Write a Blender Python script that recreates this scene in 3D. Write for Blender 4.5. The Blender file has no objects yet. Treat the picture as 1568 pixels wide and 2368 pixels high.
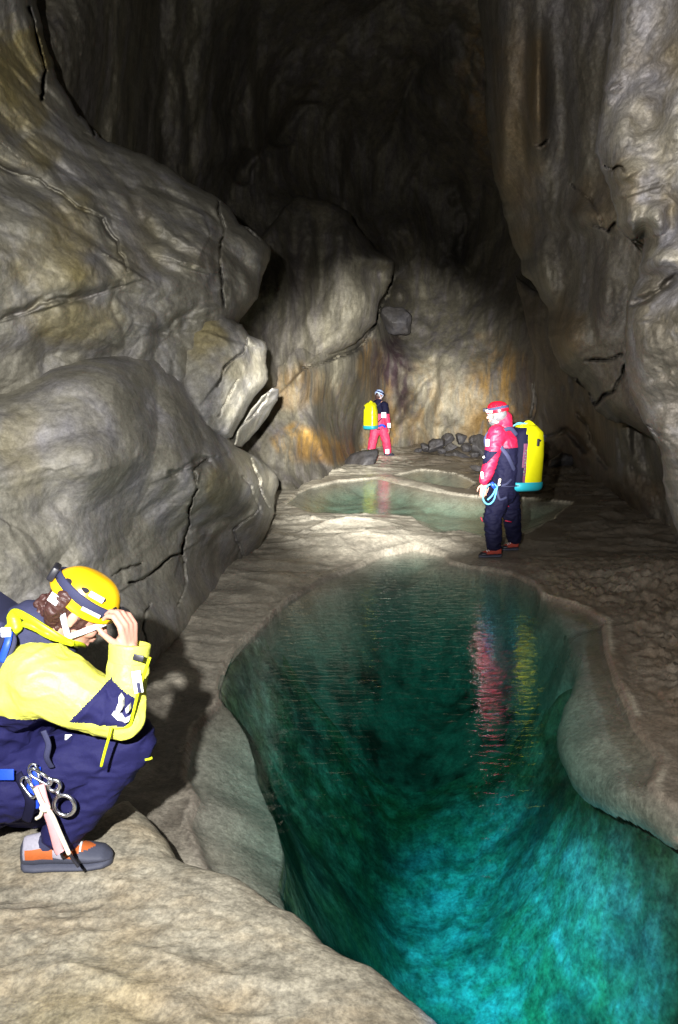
import bpy, bmesh, math, random
import numpy as np
from mathutils import Vector, Matrix

R = math.radians
SC = bpy.context.scene
COL = SC.collection

# ------------------------------------------------------------------ camera
F = 1802.0                      # focal length in units of the 1568x2368 frame
PITCH = R(9.0)
CAM = np.array([0.0, 0.0, 1.92])
cd = bpy.data.cameras.new('camera')
cam = bpy.data.objects.new('camera', cd); COL.objects.link(cam)
cam.location = CAM.tolist(); cam.rotation_euler = (R(90) - PITCH, 0, 0)
cd.sensor_fit = 'VERTICAL'; cd.sensor_height = 36.0; cd.sensor_width = 36.0
cd.lens = 36.0 * F / 2368.0
cd.clip_start = 0.05; cd.clip_end = 200
SC.camera = cam

# ------------------------------------------------------------------ world: a cave, next to no ambient light
w = bpy.data.worlds.new('World'); SC.world = w; w.use_nodes = True
w.node_tree.nodes['Background'].inputs[0].default_value = (0.55, 0.62, 0.8, 1)
w.node_tree.nodes['Background'].inputs[1].default_value = 0.035
SC.view_settings.view_transform = 'Standard'; SC.view_settings.look = 'None'
SC.view_settings.gamma = 1; SC.view_settings.exposure = 0
SC.cycles.max_bounces = 6; SC.cycles.transparent_max_bounces = 8
SC.cycles.caustics_reflective = False; SC.cycles.caustics_refractive = False

def P(px, py, Y):
    """world point on the sight line through (px,py) at distance Y down the cave"""
    a = (px - 784.0) / F; b = -(py - 1184.0) / F
    dy = math.cos(PITCH) + b * math.sin(PITCH)
    dz = -math.sin(PITCH) + b * math.cos(PITCH)
    t = Y / dy
    return np.array([a * t, Y, 1.92 + dz * t])

def Pz(px, py, z):
    a = (px - 784.0) / F; b = -(py - 1184.0) / F
    dy = math.cos(PITCH) + b * math.sin(PITCH); dz = -math.sin(PITCH) + b * math.cos(PITCH)
    t = (z - 1.92) / dz
    return np.array([a * t, dy * t, z])

def spot(name, loc, target, power, cone, blend, color, size):
    l = bpy.data.lights.new(name, 'SPOT'); l.energy = power; l.spot_size = R(cone); l.spot_blend = blend
    l.color = color; l.shadow_soft_size = size
    o = bpy.data.objects.new(name, l); COL.objects.link(o); o.location = loc
    o.rotation_euler = (Vector(target) - Vector(loc)).to_track_quat('-Z', 'Y').to_euler()
    return o

# the photographer's hand-held lamp and the two beams of his head lamp
spot('hand_lamp', (-0.42, -0.05, 2.30), P(740, 1000, 8), 1450, 118, 0.9, (1.0, 0.985, 0.955), 0.03)
spot('far_beam', (-0.10, 0.0, 2.10), P(900, 985, 18), 38000, 25, 1.0, (1.0, 0.985, 0.93), 0.03)
spot('pool_beam', (0.12, 0.05, 2.05), P(1225, 2150, 2.95), 11500, 20, 1.0, (0.27, 0.52, 1.0), 0.03)

# ------------------------------------------------------------------ numeric helpers
_rng = np.random.RandomState(7)
_perm = np.concatenate([_rng.permutation(256)] * 3)
_g = _rng.normal(size=(256, 3)); _g /= np.linalg.norm(_g, axis=1)[:, None]

def noise(Pt, seed=0):
    Pt = Pt + seed * 17.31
    i = np.floor(Pt).astype(np.int64); f = Pt - i; i &= 255
    u = f * f * f * (f * (f * 6 - 15) + 10)
    out = 0
    for dx in (0, 1):
        for dy in (0, 1):
            for dz in (0, 1):
                h = _perm[_perm[_perm[i[:, 0] + dx] + i[:, 1] + dy] + i[:, 2] + dz]
                g = _g[h]
                d = g[:, 0] * (f[:, 0] - dx) + g[:, 1] * (f[:, 1] - dy) + g[:, 2] * (f[:, 2] - dz)
                wx = u[:, 0] if dx else 1 - u[:, 0]; wy = u[:, 1] if dy else 1 - u[:, 1]; wz = u[:, 2] if dz else 1 - u[:, 2]
                out = out + d * wx * wy * wz
    return out * 1.6

def fbm(Pt, octv=4, seed=0, gain=0.5):
    a, s, o = 1.0, 1.0, 0
    for k in range(octv):
        o = o + a * noise(Pt * s, seed + k); a *= gain; s *= 2.03
    return o

def billow(Pt, octv=4, seed=0, gain=0.5):
    a, s, o = 1.0, 1.0, 0
    for k in range(octv):
        o = o + a * (np.abs(noise(Pt * s, seed + k)) * 2 - 0.5); a *= gain; s *= 2.07
    return o

def facets(Pt, seed=0):
    """broken rock faces: cells, each a plane with its own tilt and height"""
    i = np.floor(Pt).astype(np.int64); f = Pt - i; best = np.full(len(Pt), 9.0); val = np.zeros(len(Pt)); b2 = np.full(len(Pt), 10.0); v2 = np.zeros(len(Pt))
    for dx in (-1, 0, 1):
        for dy in (-1, 0, 1):
            for dz in (-1, 0, 1):
                h = _perm[_perm[_perm[(i[:, 0] + dx + seed * 7) & 255] + ((i[:, 1] + dy) & 255)] + ((i[:, 2] + dz) & 255)]
                g = _g[h]; c = np.array([dx, dy, dz]) + 0.5 + g * 0.45; r = f - c; d = (r * r).sum(1)
                t = (r * _g[(h + 91) & 255]).sum(1) * 1.3 + _g[(h + 47) & 255, 0] * 0.25
                m = d < best; n = (~m) & (d < b2)
                b2[n] = d[n]; v2[n] = t[n]; b2[m] = best[m]; v2[m] = val[m]; best[m] = d[m]; val[m] = t[m]
    k = 0.5 + 0.5 * sstep(b2 - best, 0, 0.14)
    return val * k + v2 * (1 - k)

def warp(Pt, amp, sc, seed=50):
    return Pt + amp * np.stack([noise(Pt * sc, seed), noise(Pt * sc, seed + 1), noise(Pt * sc, seed + 2)], 1)

def sstep(x, a, b):
    t = np.clip((x - a) / (b - a), 0, 1); return t * t * (3 - 2 * t)

def tps(ctrl):
    c = np.array(ctrl, float); X = c[:, :2] / 1000.0; v = c[:, 2]; n = len(X)
    def U(r2): return 0.5 * r2 * np.log(r2 + 1e-9)
    K = U(((X[:, None] - X[None]) ** 2).sum(-1)) + 1e-4 * np.eye(n)
    A = np.zeros((n + 3, n + 3)); A[:n, :n] = K; A[:n, n] = 1; A[:n, n + 1:] = X; A[n, :n] = 1; A[n + 1:, :n] = X.T
    s = np.linalg.solve(A, np.concatenate([v, np.zeros(3)]))
    def ev(Q):
        Q = Q / 1000.0; out = s[n] + Q @ s[n + 1:]
        for k in range(n):
            out = out + s[k] * U(((Q - X[k]) ** 2).sum(1))
        return out
    return ev

def _tiles(Q, T):
    lo = Q.min(0); k = np.floor((Q - lo) / T).astype(np.int64); key = k[:, 0] * 100003 + k[:, 1]
    order = np.argsort(key, kind='stable'); ks = key[order]
    cuts = np.flatnonzero(np.diff(ks)) + 1
    return np.split(order, cuts)

def _segd(Q, A, B):
    AB = B - A; t = np.clip(((Q[:, None] - A[None]) * AB[None]).sum(2) / ((AB * AB).sum(1) + 1e-12), 0, 1)
    N = A[None] + t[..., None] * AB[None]; d = ((Q[:, None] - N) ** 2).sum(2); k = d.argmin(1); r = np.arange(len(Q))
    return np.sqrt(d[r, k]), N[r, k]

def dist_poly(Q, poly, closed=True, lim=None):
    """distance to and nearest point on a polyline (points farther than lim stay at 1e9)"""
    poly = np.array(poly, float); A = poly if closed else poly[:-1]; B = np.roll(poly, -1, 0) if closed else poly[1:]
    best = np.full(len(Q), 1e9); near = np.zeros_like(Q); idx = np.arange(len(Q))
    if lim is not None:
        m = ((Q > poly.min(0) - lim) & (Q < poly.max(0) + lim)).all(1); idx = idx[m]
        if not len(idx): return best, near
    q = Q[idx]; T = max((q.max(0) - q.min(0)).max() / 40.0, 1e-6)
    for tl in _tiles(q, T):
        c = (q[tl].min(0) + q[tl].max(0)) / 2; rad = np.linalg.norm(q[tl] - c, axis=1).max()
        AB = B - A; tt = np.clip(((c - A) * AB).sum(1) / ((AB * AB).sum(1) + 1e-12), 0, 1)
        dc = np.linalg.norm(A + tt[:, None] * AB - c, axis=1); s = dc <= dc.min() + 2 * rad + 1e-9
        d, n_ = _segd(q[tl], A[s], B[s]); best[idx[tl]] = d; near[idx[tl]] = n_
    return best, near

def _inside(Q, poly):
    c = np.zeros(len(Q), bool); m = len(poly)
    for k in range(m):
        a = poly[k]; b = poly[(k + 1) % m]
        if a[1] == b[1]: continue
        cond = (a[1] > Q[:, 1]) != (b[1] > Q[:, 1])
        c ^= cond & (Q[:, 0] < (b[0] - a[0]) * (Q[:, 1] - a[1]) / (b[1] - a[1]) + a[0])
    return c

def inside(Q, poly):
    poly = np.array(poly, float); out = np.zeros(len(Q), bool); A = poly; B = np.roll(poly, -1, 0)
    T = max((Q.max(0) - Q.min(0)).max() / 40.0, 1e-6); full = []
    tiles = _tiles(Q, T); cs = np.array([(Q[t].min(0) + Q[t].max(0)) / 2 for t in tiles])
    ci = _inside(cs, poly); dc, _ = _segd(cs, A, B)
    for t, c, i_, d in zip(tiles, cs, ci, dc):
        if np.linalg.norm(Q[t] - c, axis=1).max() < d: out[t] = i_
        else: full.append(t)
    if full:
        full = np.concatenate(full); out[full] = _inside(Q[full], poly)
    return out

def sdist(Q, poly):
    """positive inside"""
    d, _ = dist_poly(Q, poly); return np.where(inside(Q, poly), d, -d)

def rough_poly(poly, step, amp, seed, closed=True, sc=0.02):
    out = []; poly = [np.array(p, float) for p in poly]; m = len(poly)
    for k in range(m if closed else m - 1):
        a = poly[k]; b = poly[(k + 1) % m]; L = np.linalg.norm(b - a); n = max(1, int(L / step))
        for j in range(n): out.append(a + (b - a) * j / n)
    if not closed: out.append(poly[-1])
    o = np.array(out); q = np.column_stack([o * sc, np.full(len(o), seed * 3.1)])
    return o + amp * np.stack([fbm(q, 3, seed, 0.6), fbm(q, 3, seed + 9, 0.6)], 1)

def pxdir(q):
    a = (q[:, 0] - 784.0) / F; b = -(q[:, 1] - 1184.0) / F
    dy = math.cos(PITCH) + b * math.sin(PITCH); dz = -math.sin(PITCH) + b * math.cos(PITCH)
    return a / dy, dz / dy

def mesh_obj(name, V, Fc, mat, parent=None, origin=None, smooth=True, attrs=None):
    """V world coords (n,3); Fc list/array of faces"""
    V = np.asarray(V, float)
    O = np.zeros(3) if origin is None else np.asarray(origin, float)
    me = bpy.data.meshes.new(name)
    if isinstance(Fc, np.ndarray) and Fc.ndim == 2:
        k = Fc.shape[1]
        me.vertices.add(len(V)); me.vertices.foreach_set('co', (V - O).astype(np.float32).ravel())
        me.loops.add(Fc.size); me.loops.foreach_set('vertex_index', Fc.astype(np.int32).ravel())
        me.polygons.add(len(Fc)); me.polygons.foreach_set('loop_start', (np.arange(len(Fc)) * k).astype(np.int32))
        me.update(calc_edges=True); me.validate()
    else:
        me.from_pydata((V - O).tolist(), [], [list(map(int, f)) for f in Fc]); me.update()
    me.polygons.foreach_set('use_smooth', [smooth] * len(me.polygons))
    for m in (mat if isinstance(mat, (list, tuple)) else [mat]): me.materials.append(m)
    for k, v in (attrs or {}).items():
        a = me.attributes.new(k, 'FLOAT', 'POINT'); a.data.foreach_set('value', np.asarray(v, np.float32))
    o = bpy.data.objects.new(name, me); COL.objects.link(o)
    if parent is not None: o.parent = parent
    else: o.location = O.tolist()
    return o

def grid_faces(nr, nc, keep=None):
    i = np.arange(nr * nc).reshape(nr, nc)
    f = np.stack([i[:-1, :-1], i[1:, :-1], i[1:, 1:], i[:-1, 1:]], -1).reshape(-1, 4)
    if keep is not None: f = f[keep[f].all(1)]
    used = np.unique(f); mp = np.full(nr * nc, -1); mp[used] = np.arange(len(used))
    return mp[f], used

def tag(o, label=None, cat=None, group=None, kind=None):
    for k, v in (('label', label), ('category', cat), ('group', group), ('kind', kind)):
        if v: o[k] = v
    return o

# ------------------------------------------------------------------ materials
class NT:
    def __init__(s, name):
        s.m = bpy.data.materials.new(name); s.m.use_nodes = True; s.t = s.m.node_tree; s.t.nodes.clear()
        s.out = s.n('ShaderNodeOutputMaterial')
    def n(s, typ, **kw):
        nd = s.t.nodes.new(typ)
        for k, v in kw.items():
            if k.startswith('i_'):
                key = k[2:]; key = int(key) if key.isdigit() else key.replace('_', ' ')
                nd.inputs[key].default_value = v
            else: setattr(nd, k, v)
        return nd
    def l(s, a, b): s.t.links.new(a, b)
    def noise(s, co, scale, det=4, rough=0.55, dist=0.0):
        nd = s.n('ShaderNodeTexNoise', i_Scale=scale, i_Detail=det, i_Roughness=rough, i_Distortion=dist); s.l(co, nd.inputs['Vector']); return nd.outputs['Fac']
    def ramp(s, fac, stops):
        nd = s.n('ShaderNodeValToRGB'); s.l(fac, nd.inputs[0]); e = nd.color_ramp.elements
        while len(e) < len(stops): e.new(0.5)
        for el, (p, c) in zip(e, stops):
            el.position = p; el.color = (c, c, c, 1) if isinstance(c, (int, float)) else (*c, 1)
        return nd.outputs[0]
    def mix(s, fac, a, b, mode='MIX'):
        nd = s.n('ShaderNodeMix', data_type='RGBA', blend_type=mode)
        for x, i in ((fac, 0), (a, 6), (b, 7)):
            if isinstance(x, (int, float)): nd.inputs[i].default_value = x
            elif isinstance(x, tuple): nd.inputs[i].default_value = (*x, 1)
            else: s.l(x, nd.inputs[i])
        return nd.outputs[2]
    def math(s, op, a, b=0.0):
        nd = s.n('ShaderNodeMath', operation=op)
        for x, i in ((a, 0), (b, 1)):
            if isinstance(x, (int, float)): nd.inputs[i].default_value = x
            else: s.l(x, nd.inputs[i])
        return nd.outputs[0]
    def attr(s, name): return s.n('ShaderNodeAttribute', attribute_name=name).outputs['Fac']

def rock_mat(name, c1, c2, c3, streak=False, ochre=(0.27, 0.22, 0.09), dark=(0.045, 0.035, 0.035), pale=(0.58, 0.53, 0.40), bump=1.0, rough=(0.45, 0.85), speck=0.5, stretch=(1, 1, 0.6), fine=1.0):
    s = NT(name); tc = s.n('ShaderNodeTexCoord').outputs['Object']
    mp = s.n('ShaderNodeMapping'); s.l(tc, mp.inputs[0]); mp.inputs['Scale'].default_value = stretch; co = mp.outputs[0]
    big = s.noise(co, 0.55, 5, 0.6, 0.6); mid = s.noise(co, 2.3, 6, 0.62, 0.15)
    sp = s.noise(tc, 26 * fine, 3, 0.7); sp2 = s.noise(tc, 85 * fine, 2, 0.6)
    col = s.mix(s.ramp(big, [(0.36, 0.0), (0.62, 1.0)]), c1, c2)
    col = s.mix(s.ramp(mid, [(0.45, 0.0), (0.68, 1.0)]), col, c3)
    col = s.mix(0.55, col, s.ramp(s.noise(co, 3.6, 6, 0.66, 0.15), [(0.34, 0.6), (0.5, 1.0), (0.68, 1.45)]), 'MULTIPLY')
    st = s.noise(co, 1.4, 5, 0.65, 0.8)
    of = s.math('MULTIPLY', s.attr('ochre'), s.ramp(st, [(0.42, 0.08), (0.56, 1.0)] if streak else [(0.3, 0.45), (0.6, 1.0)]))
    col = s.mix(of, col, ochre)
    pf = s.math('MULTIPLY', s.attr('pale'), s.ramp(s.noise(co, 4.1, 4, 0.6, 0.5), [(0.3, 0.35), (0.6, 1.0)]))
    col = s.mix(pf, col, pale)
    df = s.math('MULTIPLY', s.attr('dark'), s.ramp(s.noise(co, 3.1, 4, 0.6, 0.5), [(0.32, 0.3), (0.55, 1.0)]))
    col = s.mix(df, col, dark)
    g = s.math('ADD', s.math('MULTIPLY', sp, 0.6), s.math('MULTIPLY', sp2, 0.4))
    col = s.mix(speck, col, s.ramp(g, [(0.37, 0.45), (0.5, 1.0), (0.64, 1.7)]), 'MULTIPLY')
    b = s.n('ShaderNodeBsdfPrincipled'); s.l(col, b.inputs['Base Color'])
    rr = s.n('ShaderNodeMapRange', i_3=rough[0], i_4=rough[1]); s.l(s.ramp(mid, [(0.3, 0.0), (0.7, 1.0)]), rr.inputs[0]); s.l(rr.outputs[0], b.inputs['Roughness'])
    b.inputs['Specular IOR Level'].default_value = 0.35
    h = s.math('ADD', s.math('MULTIPLY', s.noise(co, 4.0, 10, 0.58, 0.0), 1.5), s.math('MULTIPLY', sp, 0.40))
    bm_ = s.n('ShaderNodeBump', i_Strength=0.75, i_Distance=0.022 * bump); s.l(h, bm_.inputs['Height']); s.l(bm_.outputs[0], b.inputs['Normal'])
    s.l(b.outputs[0], s.out.inputs[0]); return s.m

def plain(name, c, rough=0.6, metal=0.0, bump=0.0, scale=60, var=0.15, spec=0.5, coat=0.0, stretch=None):
    s = NT(name); tc = s.n('ShaderNodeTexCoord').outputs['Object']
    if stretch:
        mp = s.n('ShaderNodeMapping'); s.l(tc, mp.inputs[0]); mp.inputs['Scale'].default_value = stretch; tc = mp.outputs[0]
    nz = s.noise(tc, scale, 4, 0.6)
    col = s.mix(nz, tuple(x * (1 - var) for x in c), tuple(min(1, x * (1 + var)) for x in c))
    b = s.n('ShaderNodeBsdfPrincipled'); s.l(col, b.inputs['Base Color'])
    b.inputs['Roughness'].default_value = rough; b.inputs['Metallic'].default_value = metal; b.inputs['Specular IOR Level'].default_value = spec
    b.inputs['Coat Weight'].default_value = coat
    if bump:
        bb = s.n('ShaderNodeBump', i_Strength=bump, i_Distance=0.004); s.l(nz, bb.inputs['Height']); s.l(bb.outputs[0], b.inputs['Normal'])
    s.l(b.outputs[0], s.out.inputs[0]); return s.m

M_left = rock_mat('limestone_grey', (0.215, 0.203, 0.165), (0.30, 0.283, 0.235), (0.26, 0.25, 0.26), speck=0.40, bump=0.6, stretch=(1, 1, 0.85))
M_ledge = rock_mat('limestone_pale', (0.22, 0.20, 0.155), (0.29, 0.265, 0.21), (0.25, 0.20, 0.13), speck=0.7, bump=0.5, rough=(0.55, 0.9), stretch=(1, 1.6, 1))
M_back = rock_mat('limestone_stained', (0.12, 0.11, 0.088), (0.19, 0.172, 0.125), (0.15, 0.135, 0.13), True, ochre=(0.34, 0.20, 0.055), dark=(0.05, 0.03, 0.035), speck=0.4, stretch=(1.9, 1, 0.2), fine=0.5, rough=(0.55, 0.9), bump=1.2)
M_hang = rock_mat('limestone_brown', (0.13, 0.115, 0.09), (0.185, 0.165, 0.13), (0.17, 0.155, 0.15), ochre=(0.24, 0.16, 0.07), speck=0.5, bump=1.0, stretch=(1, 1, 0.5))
M_right = rock_mat('limestone_rough', (0.21, 0.185, 0.14), (0.29, 0.26, 0.225), (0.38, 0.365, 0.39), ochre=(0.27, 0.21, 0.11), speck=0.5, bump=1.0, stretch=(1, 1, 1))
M_floor = rock_mat('flowstone', (0.20, 0.18, 0.15), (0.28, 0.255, 0.215), (0.24, 0.21, 0.17), ochre=(0.12, 0.085, 0.055), dark=(0.06, 0.05, 0.04), pale=(0.78, 0.72, 0.58), rough=(0.18, 0.5), speck=0.55, stretch=(1, 0.8, 1), bump=0.8)
M_bed = rock_mat('pool_silt', (0.09, 0.12, 0.05), (0.13, 0.17, 0.07), (0.08, 0.085, 0.07), ochre=(0.13, 0.26, 0.04), dark=(0.02, 0.026, 0.018), pale=(0.52, 0.55, 0.47), speck=0.85, bump=0.8, stretch=(1, 1, 1), fine=0.5)

def water_mat(nm='cave_water', vc=(0.22, 0.80, 0.77, 1), vd=0.92):
    s = NT(nm); tc = s.n('ShaderNodeTexCoord').outputs['Object']
    mp = s.n('ShaderNodeMapping'); s.l(tc, mp.inputs[0]); mp.inputs['Scale'].default_value = (1.0, 2.6, 1)
    h = s.math('ADD', s.noise(mp.outputs[0], 7.5, 3, 0.5, 0.6), s.math('MULTIPLY', s.noise(tc, 16, 2, 0.5), 0.18))
    bp = s.n('ShaderNodeBump', i_Strength=0.34, i_Distance=0.015); s.l(h, bp.inputs['Height'])
    tr = s.n('ShaderNodeBsdfTransparent'); tr.inputs[0].default_value = (0.97, 0.99, 0.99, 1)
    gl = s.n('ShaderNodeBsdfGlossy'); gl.inputs['Roughness'].default_value = 0.05; s.l(bp.outputs[0], gl.inputs['Normal'])
    lw = s.n('ShaderNodeLayerWeight', i_Blend=0.5); s.l(bp.outputs[0], lw.inputs['Normal'])
    fr = s.math('ADD', s.math('MULTIPLY', s.math('POWER', lw.outputs['Facing'], 4.6), 0.97), 0.02)
    mx = s.n('ShaderNodeMixShader'); s.l(fr, mx.inputs[0]); s.l(tr.outputs[0], mx.inputs[1]); s.l(gl.outputs[0], mx.inputs[2])
    s.l(mx.outputs[0], s.out.inputs['Surface'])
    va = s.n('ShaderNodeVolumeAbsorption'); va.inputs['Color'].default_value = vc; va.inputs['Density'].default_value = vd
    s.l(va.outputs[0], s.out.inputs['Volume']); return s.m
M_water = water_mat()

# ------------------------------------------------------------------ rock masses
def blobs(q, lst):
    """stain masks: (px, py, rx, ry, strength) ellipses with a soft ragged edge"""
    out = np.zeros(len(q))
    nz = fbm(np.column_stack([q * 0.012, np.zeros(len(q))]), 4, 31)
    for x, y, rx, ry, st in lst:
        d = np.sqrt(((q[:, 0] - x) / rx) ** 2 + ((q[:, 1] - y) / ry) ** 2)
        out = np.maximum(out, st * sstep(-(d + 0.45 * nz), -1.15, -0.45))
    return out

def axis(lo, hi, a, b, st):
    """grid lines, five times coarser outside the part of the wall seen from the ledge"""
    parts = []
    if lo < a: parts.append(np.arange(lo, min(a, hi), st * 5))
    if max(lo, a) < min(hi, b): parts.append(np.arange(max(lo, a), min(hi, b), st))
    if hi > b: parts.append(np.arange(max(b, lo), hi, st * 5))
    return np.concatenate(parts)

def relief(name, outline, ctrl, mat, step=3.0, rw=40, rd=0.5, back=1.2, big=(0.35, 0.7), mid=(0.10, 2.2), small=0.02, seed=1,
           cracks=(), bumps=(), edge=5, ochre=(), dark=(), pale=(), aniso=(1, 1, 1), edgesc=0.02, skirt=36, ysq=0.5, fac=(0.07, 1.3)):
    poly = rough_poly(outline, 10, edge, seed, sc=edgesc)
    lo = poly.min(0) - skirt - step; hi = poly.max(0) + skirt + step
    xs = axis(lo[0], hi[0], -40, 1608, step); ys = axis(lo[1], hi[1], -40, 2408, step)
    X, Y_ = np.meshgrid(xs, ys); Q = np.column_stack([X.ravel(), Y_.ravel()])
    d, near = dist_poly(Q, poly); ins = inside(Q, poly)
    q = Q.copy(); out = ~ins
    inward = near - Q
    q[out] = near[out] + inward[out] * 0.10
    Yd = tps(ctrl)(q)
    kx, kz = pxdir(q)
    W = np.column_stack([kx * Yd, Yd * ysq, 1.92 + kz * Yd]) * np.array(aniso)
    Ww = warp(W, 0.35, 0.6, seed + 40)
    fade = sstep(np.where(ins, d, 0), 0, rw * 0.8) * 0.75 + 0.25
    disp = -big[0] * billow(Ww * big[1], 3, seed, 0.36) * fade
    disp += -mid[0] * billow(warp(W, 0.12, 2.0, seed + 60) * mid[1], 3, seed + 5, 0.34) * (0.35 + 0.9 * sstep(noise(W * 0.8, seed + 70), -0.25, 0.35))
    disp += -small * fbm(W * 9, 3, seed + 11) - small * 0.45 * fbm(W * 26, 2, seed + 13)
    if fac[0]:
        Wf = warp(W, 0.16, 1.6, seed + 90) * np.array([1, 0.7, 1.25])
        wt = 0.25 + 0.75 * sstep(noise(W * 0.7, seed + 95), -0.2, 0.3)
        disp += fac[0] * wt * (facets(Wf * fac[1], seed) + 0.35 * facets(Wf * fac[1] * 2.7, seed + 3))
    Yd = Yd + disp
    t = np.clip(d / rw, 0, 1); Yd = Yd + np.where(ins, rd * (1 - np.sqrt(1 - (1 - t) ** 2)), rd + back * (d / skirt) ** 1.2)
    # bulges and hollows placed by hand
    for (bx, by, rx, ry, h) in bumps:
        e = ((q[:, 0] - bx) / rx) ** 2 + ((q[:, 1] - by) / ry) ** 2
        Yd = Yd - h * np.exp(-e)
    for ck in cracks:
        pl, wd, dp = ck[:3]
        dc, _ = dist_poly(q, rough_poly(rough_poly(pl, 20, 9.0, seed + 3, closed=False, sc=0.017), 6, 2.5, seed + 4, closed=False, sc=0.08), closed=False, lim=(ck[4] * 3 if len(ck) > 3 else wd * 4))
        q4 = np.column_stack([q * 0.035, np.full(len(q), seed * 1.7)]); near_ = dc < wd * 4
        mod = np.zeros(len(q)); mod[near_] = 0.45 + 0.6 * sstep(noise(q4[near_] * 0.6, seed + 8), -0.3, 0.25)
        wv = wd * (0.22 + 0.33 * mod) if wd < 8 else wd * mod
        Yd = Yd + (1.6 if 0 < dp and wd < 8 else 1) * dp * mod * np.exp(-(dc / wv) ** 2)
        if len(ck) > 3:      # the rock on one side of the crack stands prouder
            pa = np.array(pl[0], float); pb = np.array(pl[-1], float); nrm = np.array([-(pb - pa)[1], (pb - pa)[0]]); nrm /= np.linalg.norm(nrm)
            sidev = (q - pa) @ nrm
            Yd = Yd - ck[3] * sstep(sidev, -2, 4) * np.exp(-(dc / ck[4]) ** 2)
    W = np.column_stack([kx * Yd, Yd, 1.92 + kz * Yd])
    fc, used = grid_faces(len(ys), len(xs), ins | (d < skirt))
    at = dict(ochre=blobs(q, ochre)[used], dark=blobs(q, dark)[used], pale=blobs(q, pale)[used])
    o = mesh_obj(name, W[used], fc[:, ::-1], mat, attrs=at)
    tag(o, kind='structure'); return o

# backdrop of the chamber: roof, far wall
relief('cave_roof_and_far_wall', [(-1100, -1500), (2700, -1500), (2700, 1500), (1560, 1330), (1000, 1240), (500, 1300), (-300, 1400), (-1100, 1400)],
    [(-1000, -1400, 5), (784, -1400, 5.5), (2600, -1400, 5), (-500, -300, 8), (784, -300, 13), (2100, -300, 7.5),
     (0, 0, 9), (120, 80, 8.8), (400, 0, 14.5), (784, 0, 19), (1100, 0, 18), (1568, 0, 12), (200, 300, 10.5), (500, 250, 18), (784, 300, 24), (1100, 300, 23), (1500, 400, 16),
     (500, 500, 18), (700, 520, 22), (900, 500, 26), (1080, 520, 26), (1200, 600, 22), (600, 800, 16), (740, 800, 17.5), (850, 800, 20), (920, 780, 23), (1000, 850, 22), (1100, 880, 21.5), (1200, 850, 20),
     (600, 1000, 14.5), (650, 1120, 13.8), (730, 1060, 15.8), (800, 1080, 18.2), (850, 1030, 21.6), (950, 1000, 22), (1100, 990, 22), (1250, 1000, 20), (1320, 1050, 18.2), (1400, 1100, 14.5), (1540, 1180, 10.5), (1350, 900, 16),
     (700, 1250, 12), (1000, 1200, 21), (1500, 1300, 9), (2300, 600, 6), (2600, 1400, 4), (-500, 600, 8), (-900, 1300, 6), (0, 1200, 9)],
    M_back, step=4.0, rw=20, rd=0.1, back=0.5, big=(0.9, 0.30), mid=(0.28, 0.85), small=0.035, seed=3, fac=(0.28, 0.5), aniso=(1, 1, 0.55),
    cracks=[([(912, 640), (880, 700), (872, 752), (830, 800), (770, 830), (700, 856)], 5, 1.2, -0.5, 60),
            ([(640, 600), (655, 560), (700, 470)], 10, 0.5),
            ([(560, 400), (640, 330), (720, 210)], 26, 0.9), ([(1060, 600), (1075, 520), (1060, 430)], 16, 0.8),
            ([(1330, 1060), (1400, 1090), (1480, 1130), (1560, 1190)], 22, 1.5), ([(905, 985), (940, 930), (985, 880)], 14, 0.5)],
    bumps=[(880, 620, 42, 60, 2.2), (780, 640, 70, 90, 1.2), (690, 740, 60, 160, 1.0), (915, 690, 32, 34, -2.5), (925, 770, 30, 40, -1.2), (930, 530, 60, 50, 1.5), (690, 500, 60, 60, 1.5),
           (640, 1040, 60, 60, 0.5), (740, 1010, 80, 40, 0.4), (890, 860, 34, 120, -0.9), (1060, 880, 90, 110, 0.7), (560, 350, 90, 60, 1.0), (1110, 320, 60, 160, 1.0), (800, 150, 120, 90, 0.9), (1040, 140, 60, 160, 1.2)],
    ochre=[(880, 950, 50, 110, 1.0), (730, 1030, 90, 50, 1.0), (1140, 920, 110, 120, 0.8), (1010, 940, 110, 110, 0.5), (700, 900, 120, 50, 0.4), (860, 860, 40, 100, 0.7), (1120, 200, 60, 220, 0.4)],
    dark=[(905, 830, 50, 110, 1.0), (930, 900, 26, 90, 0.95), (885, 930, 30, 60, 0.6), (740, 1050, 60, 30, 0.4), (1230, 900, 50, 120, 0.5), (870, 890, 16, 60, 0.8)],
    pale=[(1030, 900, 90, 110, 0.45), (1010, 990, 60, 40, 0.4), (820, 700, 70, 90, 0.2), (780, 850, 60, 60, 0.25)])

relief('rock_buttress', [(500, 560), (596, 556), (628, 520), (655, 478), (690, 452), (760, 462), (800, 492), (870, 575), (912, 600), (908, 650), (880, 690), (868, 745), (820, 795), (755, 828), (690, 852), (640, 900), (560, 900), (480, 760)],
    [(480, 400, 14), (600, 450, 15.5), (700, 480, 17), (800, 520, 17), (900, 620, 17), (700, 650, 15.8), (800, 700, 16.2), (850, 760, 16.8), (600, 700, 14.8), (700, 840, 16), (600, 880, 14.6)],
    M_back, step=3.5, rw=60, rd=1.0, back=2.5, big=(0.5, 0.4), mid=(0.2, 1.0), small=0.03, seed=14, fac=(0.12, 0.6), aniso=(1, 1, 0.6),
    bumps=[(868, 630, 32, 40, -0.7), (870, 600, 50, 20, 0.5), (740, 640, 22, 120, -0.6), (790, 560, 24, 60, 0.5), (680, 560, 20, 110, -0.5)],
    pale=[(820, 680, 60, 90, 0.22), (760, 780, 90, 50, 0.18)], dark=[(690, 620, 40, 90, 0.3)])

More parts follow.
